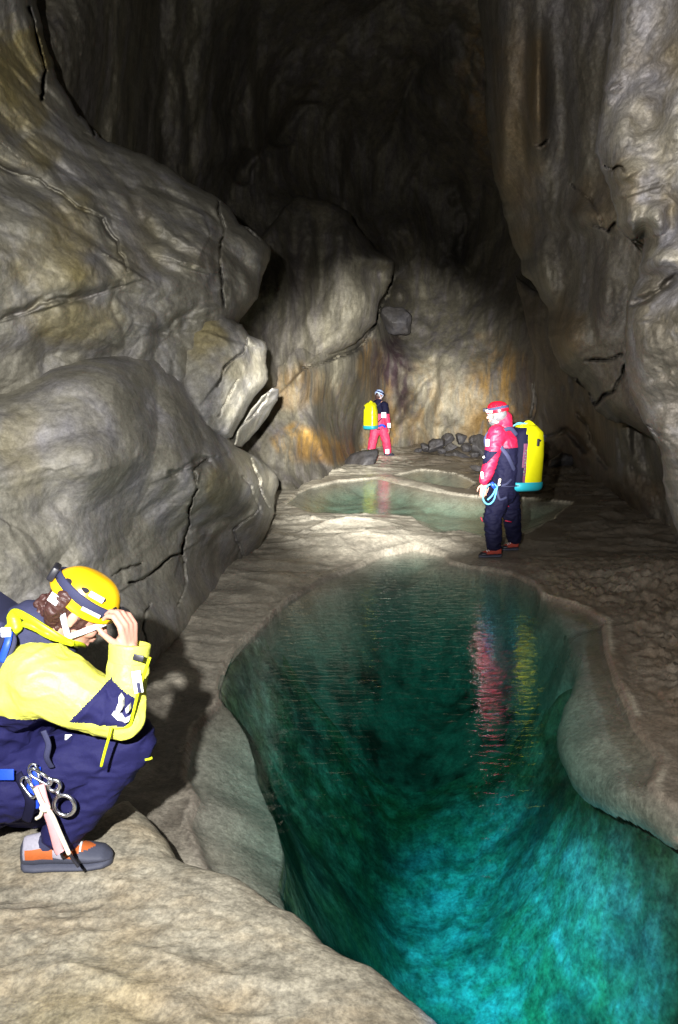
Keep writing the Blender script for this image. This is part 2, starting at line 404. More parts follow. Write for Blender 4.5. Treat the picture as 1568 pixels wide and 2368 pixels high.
# far right wall behind the standing man, curving round to the right
relief('right_lower_wall', [(1195, 640), (1280, 700), (1400, 700), (1800, 900), (1800, 1400), (1560, 1330), (1480, 1210), (1400, 1130), (1320, 1085), (1260, 1060), (1215, 1020), (1225, 920), (1230, 820)],
    [(1220, 700, 18), (1220, 900, 19), (1240, 1050, 19), (1320, 1070, 16.8), (1320, 850, 15.5), (1400, 1000, 13.5), (1420, 1120, 12.8), (1530, 1190, 10.2), (1530, 1000, 9.5), (1600, 1300, 8.2), (1800, 1200, 7), (1800, 900, 7), (1400, 700, 13)],
    M_hang, step=3.5, rw=40, rd=0.8, back=2.0, big=(0.7, 0.5), mid=(0.32, 1.1), small=0.04, seed=21, fac=(0.26, 0.8), aniso=(1, 1, 0.6),
    ochre=[(1430, 950, 60, 50, 0.6), (1350, 1000, 60, 60, 0.4), (1450, 1150, 100, 50, 0.5)], dark=[(1300, 1050, 70, 50, 0.5), (1480, 1150, 100, 60, 0.6)],
    cracks=[([(1210, 1010), (1240, 940), (1230, 860)], 6, 0.8), ([(1260, 1020), (1310, 990), (1360, 1040)], 8, 0.8), ([(1335, 960), (1385, 1040), (1400, 1090)], 8, 0.8)])

# the mass hanging from the right
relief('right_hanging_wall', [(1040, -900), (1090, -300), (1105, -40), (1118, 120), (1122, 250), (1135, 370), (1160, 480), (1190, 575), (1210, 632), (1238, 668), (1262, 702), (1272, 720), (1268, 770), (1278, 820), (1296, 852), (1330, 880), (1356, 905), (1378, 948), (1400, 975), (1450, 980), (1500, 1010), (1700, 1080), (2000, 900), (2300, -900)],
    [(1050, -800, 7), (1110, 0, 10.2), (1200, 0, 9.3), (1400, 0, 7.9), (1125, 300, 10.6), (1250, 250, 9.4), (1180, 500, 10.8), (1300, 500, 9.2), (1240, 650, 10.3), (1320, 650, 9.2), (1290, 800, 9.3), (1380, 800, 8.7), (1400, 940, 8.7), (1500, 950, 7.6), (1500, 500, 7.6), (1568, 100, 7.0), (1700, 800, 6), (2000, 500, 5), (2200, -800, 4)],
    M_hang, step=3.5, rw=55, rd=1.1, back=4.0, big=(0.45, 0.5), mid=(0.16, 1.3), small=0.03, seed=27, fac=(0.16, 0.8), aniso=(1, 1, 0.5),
    bumps=[(1245, 190, 20, 130, 0.8), (1243, 270, 22, 60, 0.35), (1264, 640, 26, 60, 0.7), (1250, 590, 18, 40, 0.35), (1170, 120, 40, 160, 0.4), (1160, 420, 18, 160, 0.3), (1400, 700, 30, 90, 0.4), (1440, 240, 30, 200, 0.3), (1330, 780, 60, 60, 0.5), (1300, 300, 40, 260, -0.5), (1350, 500, 60, 30, 0.4)],
    cracks=[([(1235, 335), (1250, 338), (1262, 325)], 4, 0.6), ([(1350, 832), (1400, 830), (1440, 826)], 5, 0.7), ([(1280, 860), (1330, 870), (1380, 930), (1420, 900), (1450, 850)], 6, 0.7), ([(1380, 520), (1410, 530), (1420, 515)], 4, 0.5), ([(1320, 430), (1370, 460), (1400, 520)], 4, 0.3)],
    ochre=[(1243, 180, 22, 130, 0.8), (1200, 300, 60, 300, 0.5), (1300, 760, 50, 100, 0.5), (1380, 460, 70, 90, 0.4)], pale=[(1258, 640, 30, 70, 0.25)])

relief('right_near_wall', [(1340, -900), (1400, -200), (1420, 0), (1405, 120), (1385, 260), (1378, 350), (1400, 410), (1420, 480), (1432, 530), (1466, 565), (1490, 540), (1475, 640), (1450, 700), (1448, 800), (1446, 850), (1455, 910), (1488, 975), (1528, 1035), (1532, 1100), (1545, 1170), (1572, 1250), (1640, 1380), (1900, 1700), (2600, 2300), (2900, -900)],
    [(1400, -800, 3.78), (1410, 0, 5.38), (1500, 0, 5.04), (1400, 300, 5.38), (1500, 300, 5.04), (1470, 550, 5.21), (1550, 600, 4.83), (1455, 850, 5.21), (1550, 850, 4.83), (1540, 1050, 5.21), (1560, 1180, 5.38), (1650, 1300, 5.04), (1650, 700, 4.20), (1800, 1100, 4.12), (2200, 1000, 3.53), (2600, 2200, 2.35), (2500, 0, 2.94), (2000, 1700, 3.44)],
    M_right, step=2.8, rw=50, rd=0.6, back=2.5, big=(0.26, 0.9), mid=(0.075, 2.6), small=0.03, seed=33, fac=(0.15, 1.6), ysq=0.5,
    bumps=[(1440, 300, 26, 60, 0.14), (1490, 210, 40, 30, 0.14), (1500, 260, 30, 60, -0.12), (1445, 400, 26, 22, 0.12), (1445, 430, 30, 14, -0.14), (1460, 520, 20, 36, 0.16), (1520, 500, 24, 40, 0.16), (1555, 520, 20, 40, -0.14), (1500, 640, 40, 16, -0.18), (1470, 740, 22, 30, 0.10), (1560, 280, 30, 50, 0.15), (1540, 1000, 20, 40, 0.1), (1480, 470, 60, 90, 0.12), (1530, 420, 50, 60, -0.15), (1540, 600, 60, 30, 0.25), (1460, 350, 50, 80, 0.15), (1520, 800, 90, 130, 0.25)],
    cracks=[([(1400, 382), (1420, 395), (1440, 385), (1452, 398)], 4, 0.3), ([(1425, 545), (1450, 560), (1475, 545)], 4, 0.4), ([(1560, 640), (1500, 690), (1460, 700)], 10, 0.3), ([(1500, 985), (1520, 1000)], 4, 0.3)],
    ochre=[(1540, 130, 90, 60, 0.5), (1450, 420, 40, 90, 0.6), (1550, 480, 40, 60, 0.4), (1440, 760, 20, 60, 0.5)],
    pale=[(1470, 290, 70, 80, 0.45), (1545, 590, 60, 22, 0.9), (1500, 500, 45, 45, 0.6), (1560, 330, 60, 120, 0.5), (1470, 380, 40, 30, 0.5), (1430, 500, 20, 60, 0.3)])

# left wall
relief('left_upper_wall', [(-900, -1300), (40, -1300), (60, -300), (85, 0), (110, 110), (135, 180), (170, 240), (208, 295), (250, 330), (330, 358), (392, 385), (432, 418), (492, 448), (535, 482), (556, 520), (600, 545), (625, 568), (622, 600), (605, 640), (600, 690), (570, 722), (552, 745), (560, 900), (540, 1100), (300, 1300), (-900, 1500)],
    [(-800, -1200, 3.5), (50, -1000, 5.5), (-300, 0, 4.2), (0, 0, 6.2), (90, 40, 7.2), (0, 250, 5.6), (200, 300, 7.2), (100, 400, 5.6), (0, 500, 4.9), (250, 450, 6.4), (400, 400, 8.0), (330, 550, 6.4), (480, 500, 7.8), (150, 600, 5.2), (520, 620, 7.2), (600, 600, 8.2), (420, 680, 6.4), (300, 700, 5.9), (540, 740, 7.3), (0, 750, 4.6), (200, 780, 5.5), (0, 880, 4.9), (400, 900, 6.6), (0, 1100, 5.4), (500, 1100, 7.6), (-500, 600, 3.3), (-800, 1300, 3.0)],
    M_left, step=2.4, rw=50, rd=0.7, back=3.0, big=(0.34, 0.75), mid=(0.12, 2.0), small=0.012, seed=41, fac=(0.11, 1.1),
    bumps=[(60, 420, 90, 30, -0.25), (230, 520, 200, 25, -0.0), (400, 640, 90, 50, 0.2), (130, 820, 200, 40, -0.15), (450, 560, 60, 70, 0.22), (330, 700, 50, 30, -0.12)],
    cracks=[([(68, 20), (82, 70), (100, 120), (105, 190), (102, 230)], 4.5, 0.9), ([(163, 168), (172, 190), (178, 212)], 4.5, 0.8), ([(186, 265), (195, 245), (206, 252), (215, 290), (220, 310)], 4, 0.7),
            ([(-100, 360), (0, 385), (90, 420), (180, 470), (240, 510), (280, 580), (300, 620)], 7, 0.12, 0.12, 50), ([(0, 745), (100, 700), (180, 690), (280, 660)], 10, 0.16, -0.08, 40),
            ([(505, 470), (520, 520), (512, 600), (510, 660), (515, 715)], 4, 0.35), ([(560, 520), (600, 560)], 4, 0.2), ([(370, 770), (450, 715), (500, 700)], 16, 0.14), ([(300, 440), (320, 500), (380, 560), (500, 640)], 18, 0.12)],
    ochre=[(30, 180, 110, 150, 0.9), (150, 640, 130, 60, 0.6), (330, 560, 60, 120, 0.35), (90, 350, 60, 50, 0.7), (150, 560, 90, 150, 0.8), (160, 740, 160, 70, 0.6), (290, 600, 60, 80, 0.35), (-200, 400, 200, 300, 0.6), (480, 600, 50, 50, 0.3)],
    pale=[(20, 690, 20, 40, 0.4), (40, 370, 40, 30, 0.3), (420, 560, 60, 40, 0.15)])

relief('left_ochre_block', [(400, 735), (470, 722), (520, 730), (556, 752), (576, 778), (614, 793), (616, 830), (622, 880), (600, 905), (575, 940), (552, 985), (540, 1012), (520, 1020), (470, 1000), (420, 900)],
    [(400, 740, 6.9), (470, 740, 6.8), (560, 770, 7.2), (600, 800, 7.5), (610, 880, 7.5), (520, 850, 6.7), (450, 880, 6.5), (560, 940, 7.1), (530, 1010, 7.0)],
    M_left, step=2.5, rw=22, rd=0.28, back=1.6, big=(0.12, 1.0), mid=(0.05, 2.8), small=0.012, seed=52, fac=(0.06, 2.0),
    cracks=[([(576, 790), (572, 815), (530, 830), (500, 890)], 3, 0.25, 0.06, 50), ([(550, 880), (520, 930), (505, 960)], 3, 0.12)],
    ochre=[(470, 780, 55, 60, 0.8), (540, 850, 60, 40, 0.3)], pale=[(600, 850, 25, 50, 0.45), (540, 930, 30, 40, 0.3)])
relief('left_slab', [(548, 1000), (575, 955), (606, 915), (630, 896), (646, 900), (642, 928), (622, 962), (590, 1000), (560, 1036), (540, 1030)],
    [(548, 1000, 7.3), (600, 920, 7.6), (640, 905, 7.9), (625, 960, 8.7), (575, 1030, 8.2)],
    M_left, step=2.5, rw=9, rd=0.14, back=1.2, big=(0.04, 1.2), mid=(0.04, 3.0), small=0.012, seed=57, fac=(0.03, 2.5), cracks=[([(548, 990), (590, 950), (630, 905)], 3, 0.15)],
    edge=3)

relief('left_lower_boulder', [(-900, 700), (-300, 860), (0, 893), (60, 868), (110, 845), (200, 825), (290, 812), (350, 812), (405, 835), (440, 880), (470, 930), (510, 990), (548, 1030), (590, 1052), (618, 1075), (642, 1102), (645, 1122), (634, 1148), (632, 1185), (620, 1222), (602, 1262), (575, 1288), (545, 1340), (500, 1400), (450, 1460), (400, 1520), (380, 1620), (200, 1800), (-900, 2300)],
    [(-800, 800, 2.6), (-300, 1000, 3.2), (0, 900, 4.9), (0, 1100, 4.3), (0, 1400, 4.0), (0, 1700, 3.8), (150, 850, 5.2), (200, 1100, 4.6), (350, 830, 6.0), (350, 1000, 5.4), (450, 950, 6.4), (480, 1150, 6.3), (550, 1050, 7.2), (630, 1110, 8.2), (600, 1230, 8.3), (560, 1290, 8.1), (470, 1400, 6.5), (400, 1500, 5.4), (300, 1600, 4.6), (300, 1350, 5.2), (150, 1750, 3.9), (420, 1250, 6.4), (350, 1150, 5.5), (-800, 1800, 2.2), (-300, 1600, 3.0), (520, 1200, 7.2)],
    M_left, step=2.4, rw=55, rd=0.55, back=2.0, big=(0.20, 0.8), mid=(0.065, 1.8), small=0.010, seed=63, fac=(0.055, 1.2),
    bumps=[(220, 1080, 60, 60, 0.14), (220, 1160, 130, 60, -0.12), (520, 1110, 55, 75, 0.28), (120, 1130, 60, 90, -0.12), (520, 1260, 50, 60, -0.15), (590, 1130, 30, 60, 0.12), (360, 1290, 70, 50, 0.15), (350, 1400, 60, 80, 0.12)],
    cracks=[([(455, 1130), (440, 1180), (432, 1230), (418, 1280)], 4.0, 0.5, 0.1, 50), ([(500, 1060), (440, 1070), (402, 1098)], 9, 0.14, 0.06, 40), ([(418, 1280), (370, 1300), (330, 1340), (300, 1355)], 3.5, 0.3, 0.07, 50), ([(330, 1300), (280, 1315), (262, 1330)], 3, 0.14),
            ([(455, 1130), (452, 1090), (480, 1065)], 3.5, 0.12), ([(575, 1060), (600, 1110), (620, 1180)], 3.2, 0.22), ([(430, 1230), (520, 1200), (580, 1180)], 14, 0.10), ([(560, 1290), (545, 1220), (590, 1180)], 4, 0.18), ([(418, 1280), (434, 1340), (420, 1400)], 3.5, 0.15), ([(560, 1100), (585, 1120), (600, 1190)], 4, 0.1),
            ([(345, 1400), (330, 1440), (340, 1480)], 3, 0.1)],
    ochre=[(500, 1130, 35, 60, 0.55), (50, 1050, 60, 120, 0.35), (560, 1090, 40, 40, 0.3)], pale=[(225, 1070, 45, 35, 0.25), (620, 1110, 25, 45, 0.5), (200, 1040, 140, 25, 0.12)], dark=[(500, 1290, 80, 60, 0.45)])

# ------------------------------------------------------------------ floor: gour terraces and pools (height field in metres)
def wpoly(pts, z, step=0.12, amp=0.05, seed=1, sc=1.3):
    return rough_poly([Pz(x, y, z)[:2] for x, y in pts], step, amp, seed, sc=sc)

RIM = wpoly([(465, 2026), (433, 1914), (453, 1858), (410, 1810), (428, 1740), (445, 1690), (505, 1618), (545, 1550), (600, 1460), (660, 1400), (740, 1345), (830, 1310), (880, 1287), (960, 1272), (1030, 1288), (1044, 1303), (1084, 1317), (1134, 1320), (1185, 1328), (1234, 1353), (1254, 1381), (1309, 1396), (1359, 1416), (1405, 1445), (1410, 1500), (1433, 1594), (1473, 1682), (1529, 1762), (1513, 1818), (1537, 1898), (1505, 1955), (1537, 2002), (1600, 2030), (1800, 2100), (2100, 2400), (2000, 2900), (700, 2900), (520, 2400), (500, 2120)], 0.0, seed=2, amp=0.035)
DEEP = wpoly([(650, 2160), (655, 2060), (640, 1950), (600, 1850), (560, 1790), (500, 1735), (530, 1640), (600, 1520), (700, 1450), (850, 1400), (1000, 1370), (1150, 1395), (1250, 1440), (1310, 1520), (1335, 1600), (1328, 1680), (1338, 1760), (1370, 1850), (1430, 1920), (1490, 1985), (1560, 2050), (1750, 2130), (2000, 2400), (1900, 2900), (850, 2900), (700, 2400)], -0.34, seed=5, amp=0.05)
POOL2 = wpoly([(655, 1168), (700, 1132), (780, 1114), (880, 1106), (960, 1120), (1040, 1143), (1100, 1150), (1240, 1155), (1330, 1165), (1290, 1200), (1230, 1236), (1130, 1246), (1060, 1228), (1000, 1236), (985, 1224), (955, 1200), (880, 1191), (800, 1191), (720, 1188)], 0.10, 0.15, 0.08, 7, 0.9)
POOL3 = wpoly([(905, 1100), (980, 1088), (1060, 1096), (1105, 1118), (1085, 1134), (1020, 1126), (960, 1113)], 0.13, 0.15, 0.08, 9, 0.9)
FEET = [P(1140, 1288, 8.5), P(1180, 1272, 8.85), P(857, 1054, 20.3), P(895, 1054, 20.3)]

def floor_z(Q, basin_only=False):
    x, y = Q[:, 0], Q[:, 1]
    Q3 = np.column_stack([Q, np.zeros(len(Q))])
    z = np.interp(y, [0, 7.5, 8.6, 9.2, 11, 14, 16, 20.3, 24], [0.06, 0.06, 0.062, 0.08, 0.125, 0.145, 0.165, 0.18, 0.3])
    amp = np.interp(y, [0, 4, 9, 13, 24], [0.03, 0.045, 0.06, 0.07, 0.09])
    n = fbm(Q3 * np.array([0.7, 0.9, 1]), 4, 71) * amp
    # little terrace steps across the flow
    tq = Q3 * np.array([0.8, 1.7, 1]); tq = warp(tq, 0.7, 0.8, 77)
    ridge = 1 - np.abs(noise(tq, 81)) * 3; ridge = np.clip(ridge, 0, 1) ** 3
    ridge2 = 1 - np.abs(noise(tq * 2.6, 83)) * 3; ridge2 = np.clip(ridge2, 0, 1) ** 3
    far = sstep(y, 8.5, 10)
    rr = ridge * (0.018 + 0.035 * far) + ridge2 * (0.007 + 0.010 * far) + 0.005 * np.clip(1 - np.abs(noise(tq * np.array([3.0, 6.0, 1]), 85)) * 3, 0, 1) ** 2
    sR = sdist(Q, RIM); sD = sdist(Q, DEEP); s2 = sdist(Q, POOL2); s3 = sdist(Q, POOL3)
    off = 0.75 * sstep(-y, -6.2, -3.4) * (0.8 + 0.4 * noise(Q3 * 0.8, 131)) * sstep(x, 0.2, 0.8) if basin_only else 0.0
    sD0 = sD; sD = sD + off
    # bumpy crust on the right bank
    right = sstep(x, 0.95, 1.5) * sstep(-y, -9.0, -7.0)
    crust = billow(warp(Q3, 0.08, 5, 92) * np.array([11, 7, 1.0]), 3, 91) * 0.032 * right * sstep(-sR, 0.05, 0.3)
    out = 0.03 + np.clip(z - 0.03, 0, 1) * sstep(-sR, 0.0, 0.45) + (n + rr) * sstep(-sR, 0.0, 0.3) + crust
    out += right * 0.22 * sstep(-sR, 0.3, 1.6)
    out += sstep(-x, 1.0, 2.6) * 0.25 * sstep(-sR, 0.2, 1.0)
    # white mound between the pools
    c = Pz(790, 1225, 0.16)[:2]
    e = ((x - c[0]) / 1.5) ** 2 + ((y - c[1]) / 0.95) ** 2
    out += 0.075 * np.exp(-e ** 2) * sstep(-s2, 0, 0.3)
    lip = (0.007 * np.exp(-((sR + 0.03) / 0.03) ** 2) + 0.012 * billow(Q3 * 14, 2, 151) * np.exp(-((sR + 0.08) / 0.15) ** 2)) * (0.3 + 0.7 * sstep(noise(Q3 * 1.1, 152), -.3, .2)); out += lip
    # main pool: shallow shelf, then a deep basin
    wd = np.interp(y, [1.5, 4, 6, 8.5], [0.6, 0.7, 0.9, 1.2])
    wd = wd * (1 + 0.9 * sstep(-x, -0.5, 0.1))
    basin = (1.65 - 0.55 * sstep(y, 2.5, 8)) * (1 - np.exp(-2.2 * np.maximum(sD, 0) / wd)) * (1 + 0.05 * fbm(Q3 * 0.9, 3, 94))
    shelf = 0.12 * sstep(sR, 0, 0.4) + 0.20 * sstep(sR, 0.15, 0.8)
    inz = 0.03 - 0.05 * sstep(sR, 0, 0.06) - shelf - basin * sstep(sD, 0, 0.02) + fbm(Q3 * 1.6, 4, 95) * (0.03 + 0.03 * sstep(sD, 0.1, 0.8)) * sstep(sR, 0.1, 0.5)
    inz += billow(Q3 * np.array([5.0, 3.2, 1]), 3, 97) * 0.006 * sstep(sD, 0.1, 0.5)
    inz = np.where(sR > 0.12, np.minimum(inz, -0.03), inz)
    if basin_only:
        k = sstep(-y, -6.0, -5.4)
        k = k * sstep(x, 0.1, 0.8)
        return np.minimum(inz, -0.36 * k - 0.03) - 0.10 * k - 0.004 - basin * (sR <= 0) * sstep(sD, 0, .02) * 0, sD0
    inz = inz - 0.0
    z_ = np.where(sR > 0, inz, out)
    # upper pools
    for s_, lev, dep, wdt in ((s2, 0.10, 0.24, 0.7), (s3, 0.135, 0.18, 0.6)):
        near = sstep(s_, -0.9, -0.05)
        z_ = np.where((s_ <= 0) & (sR <= 0), z_ * (1 - near) + (lev + 0.010 + np.clip(z_ - lev - 0.01, -0.004, 0.05) * 0.5) * near + 0.003 * np.exp(-((s_ + 0.08) / 0.10) ** 2), z_)
        prof = lev + 0.03 - 0.06 * sstep(s_, 0, 0.08) - dep * sstep(s_, 0.05, wdt) + 0.05 * fbm(Q3 * 1.2, 3, 99) * sstep(s_, 0.2, 0.7)
        z_ = np.where(s_ > 0, prof, z_)
    for f in FEET:
        e = ((x - f[0]) ** 2 + (y - f[1]) ** 2) / 0.30 ** 2
        k = np.exp(-e ** 2); z_ = np.where(sR < 0, z_ * (1 - k) + f[2] * k, z_)
    return z_, sR, s2, s3, sD

NR, NC = 760, 620
v = np.linspace(0, 1, NR)[:, None]; u = np.linspace(-1, 1, NC)[None]
yy = -1.5 + 2.2 * v + (25.5 - 0.7) * v ** 2.3 + 0 * u
half = 3.2 + 0.42 * np.maximum(yy, 0)
xx = u * half + 0.35 + 0 * yy
Q = np.column_stack([xx.ravel(), yy.ravel()])
z, sR, s2, s3, sD = floor_z(Q)
keepA = ~((sD > 0.22) & (Q[:, 1] < 6.3))
lipk = sstep(-Q[:, 1], -6.2, -5.6) * (sD > 0)
dd, nr_ = dist_poly(Q, DEEP, lim=0.6); inw = (Q - nr_) / (dd[:, None] + 1e-9)
th = np.clip(sD / 0.22, 0, 1) * math.pi * 0.92; lr = (0.060 + 0.02 * noise(np.column_stack([Q * 2.5, 0 * Q[:, 0]]), 133)) * (0.3 + 0.7 * sstep(Q[:, 0], 0.1, 0.8))
zshelf = 0.03 - 0.05 - 0.12 * sstep(sR, 0, 0.4) - 0.20 * sstep(sR, 0.15, 0.8)
qx = nr_ + inw * (lr * np.sin(th))[:, None]
z = np.where(lipk > 0, z * (1 - lipk) + lipk * (zshelf - lr * (1 - np.cos(th))), z)
Q = np.where((lipk > 0)[:, None] & (dd < 0.5)[:, None], Q * (1 - lipk[:, None]) + qx * lipk[:, None], Q)
fc, used = grid_faces(NR, NC, keepA)
Q3 = np.column_stack([Q, z])
mound = np.exp(-(((Q[:, 0] - Pz(780, 1230, .15)[0]) / 2.0) ** 2 + ((Q[:, 1] - Pz(780, 1230, .15)[1]) / 1.6) ** 2) ** 2)
pale = np.maximum.reduce([0.38 * mound * (sR < 0), 0.45 * np.exp(-((sR + 0.02) / 0.018) ** 2) * sstep(fbm(Q3 * 1.5, 2, 5), -0.25, 0.2), 0.85 * sstep(Q[:, 1], 11.0, 13.0) * sstep(-Q[:, 0], -2.3, -1.2) * (0.75 + 0.25 * noise(Q3 * 1.3, 163)),
                          0.95 * (s2 > 0), 0.9 * (s3 > 0), 0.10 * sstep(sR, 0.02, 0.3), 0.55 * (sR < -0.02) * sstep(-Q[:, 0], -1.1, -0.4) * (0.6 + 0.4 * noise(Q3 * 1.7, 160)), 0.42 * sstep(sD, 0, 0.4), 0.55 * sstep(Q[:, 1], 6.5, 11.0) * sstep(-Q[:, 0], -2.4, -0.8) * sstep(Q[:, 0], -1.5, -0.9)])
ochre = 0.85 * sstep(Q[:, 0], 0.9, 2.0) * (sR < 0.15) * (1 - 0.3 * sstep(Q[:, 1], 3, 9))
ochre = np.maximum(ochre, 0.5 * np.exp(-((sR - 0.25) / 0.3) ** 2) * sstep(Q[:, 0], 0.3, 0.9) * sstep(Q[:, 1], 6, 7.2))
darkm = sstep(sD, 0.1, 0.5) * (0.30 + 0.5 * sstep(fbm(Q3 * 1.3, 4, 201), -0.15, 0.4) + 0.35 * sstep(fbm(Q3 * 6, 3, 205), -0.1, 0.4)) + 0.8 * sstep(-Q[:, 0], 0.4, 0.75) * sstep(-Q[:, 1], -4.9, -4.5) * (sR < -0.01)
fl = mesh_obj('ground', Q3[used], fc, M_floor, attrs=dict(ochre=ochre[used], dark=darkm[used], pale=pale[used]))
tag(fl, kind='structure')
if fl.data.polygons[len(fl.data.polygons) // 2].normal.z < 0: fl.data.flip_normals()

# the deep basin, undercut below the shelves round it
gx = np.arange(-3.2, 4.2, 0.022); gy = np.arange(-0.9, 6.42, 0.022)
Xb, Yb_ = np.meshgrid(gx, gy); Qb = np.column_stack([Xb.ravel(), Yb_.ravel()])
zb, sDb = floor_z(Qb, True)
fb, ub = grid_faces(len(gy), len(gx), sDb > np.where(Qb[:, 1] > 6.15, 0.0, -0.85))
Qb3 = np.column_stack([Qb, zb])[ub]
pt = sstep(fbm(warp(Qb3, .2, 3) * 2.0, 3, 201), -0.05, 0.45); p2 = sstep(fbm(warp(Qb3, .06, 9) * 8, 3, 205), -0.05, 0.4); p3 = sstep(fbm(Qb3 * 24, 2, 207), 0.05, 0.5)
pb = np.clip(0.10 + 0.30 * pt + 0.22 * p2, 0, 1)
bs = mesh_obj('pool_bed', Qb3, fb, M_bed, attrs=dict(ochre=0.55 * np.exp(-(((Qb3[:, 0] - 1.15) / 0.45) ** 2 + ((Qb3[:, 1] - 3.9) / 0.8) ** 2)), dark=0.6 * sstep(-fbm(Qb3 * 1.4, 3, 211), -0.05, 0.45), pale=pb))
if bs.data.polygons[0].normal.z < 0: bs.data.flip_normals()
tag(bs, kind='structure')

def water(name, poly, zl, grow, step):
    lo = poly.min(0) - 0.3; hi = poly.max(0) + 0.3
    xs = np.arange(lo[0], hi[0], step); ys = np.arange(lo[1], hi[1], step)
    X, Yg = np.meshgrid(xs, ys); q = np.column_stack([X.ravel(), Yg.ravel()]); s_ = sdist(q, poly)
    f_, us = grid_faces(len(ys), len(xs), s_ > -grow)
    o = mesh_obj(name, np.column_stack([q, np.full(len(q), zl)])[us], f_, M_water)
    if o.data.polygons[0].normal.z < 0: o.data.flip_normals()
    return tag(o, kind='structure')
water('pool_water', RIM, 0.0, 0.12, 0.06)
M_water = water_mat('shallow_water', (0.0, 0.88, 0.74, 1), 0.22)
water('terrace_pool_water', POOL2, 0.10, 0.22, 0.08)
water('upper_pool_water', POOL3, 0.135, 0.18, 0.08)

# foreground ledge (rounded limestone shelf the crouching caver is on)
LED = [Pz(x, y, 0.16)[:2] for x, y in [(-700, 1850), (-200, 1900), (0, 1925), (120, 1925), (215, 1905), (265, 1882), (298, 1868), (325, 1884), (355, 1915), (400, 1962), (440, 2008), (470, 2026), (520, 2044), (570, 2060), (610, 2085), (645, 2112), (700, 2138), (735, 2170), (765, 2208), (830, 2243), (880, 2268), (915, 2305), (960, 2340), (1010, 2385), (1120, 2600)]] + [np.array([0.62, 0.8]), np.array([0.7, -1.4]), np.array([-3.2, -1.4]), np.array([-3.2, 2.0])]
LED = rough_poly(LED, 0.06, 0.022, 13, sc=3.0)
stp = 0.011
xs = np.arange(-2.6, 1.0, stp); ys = np.arange(-0.6, 3.1, stp)
X, Yg = np.meshgrid(xs, ys); q = np.column_stack([X.ravel(), Yg.ravel()]); s_ = sdist(q, LED)
q3 = np.column_stack([q, np.zeros(len(q))])
wr = 0.16
t = np.clip(s_ / wr, 0, 1)
z = 0.27 - 0.13 * (1 - np.sqrt(1 - (1 - t) ** 2)) + 0.05 * fbm(q3 * 1.1, 3, 101) * sstep(s_, 0, 0.5) - 0.014 * billow(warp(q3, 0.3, 1.5, 5) * np.array([1.5, 3.2, 1]), 3, 103) * sstep(s_, 0.02, 0.3) + 0.004 * fbm(q3 * 22, 2, 104)
z = np.where(s_ < 0, 0.14 + s_ * 6.0, z)
foot = P(150, 2000, 2.48)
k = np.exp(-((((q[:, 0] - foot[0]) / 0.26) ** 2 + ((q[:, 1] - foot[1] - 0.05) / 0.14) ** 2) ** 2)); z = z * (1 - k) + 0.268 * k
f_, us = grid_faces(len(ys), len(xs), s_ > -0.09)
qpx = q
och = 0.55 * sstep(fbm(q3 * 1.2, 3, 107), -0.1, 0.5) * sstep(-q[:, 1], -2.3, -1.7)
led = mesh_obj('rock_ledge', np.column_stack([q, z])[us], f_, M_ledge, attrs=dict(ochre=och[us], dark=np.zeros(len(us)), pale=(0.25 * np.exp(-((s_ - 0.05) / 0.07) ** 2))[us]))
if led.data.polygons[0].normal.z < 0: led.data.flip_normals()
tag(led, kind='structure')
# ------------------------------------------------------------------ builders for figures and kit
def frame_z(d, flat=None):
    d = np.array(d, float); d /= np.linalg.norm(d)
    a = np.array(flat if flat is not None else ([0, 1, 0] if abs(d[1]) < 0.9 else [1, 0, 0]), float)
    a = a - d * (a @ d); a /= np.linalg.norm(a); return a, np.cross(d, a), d

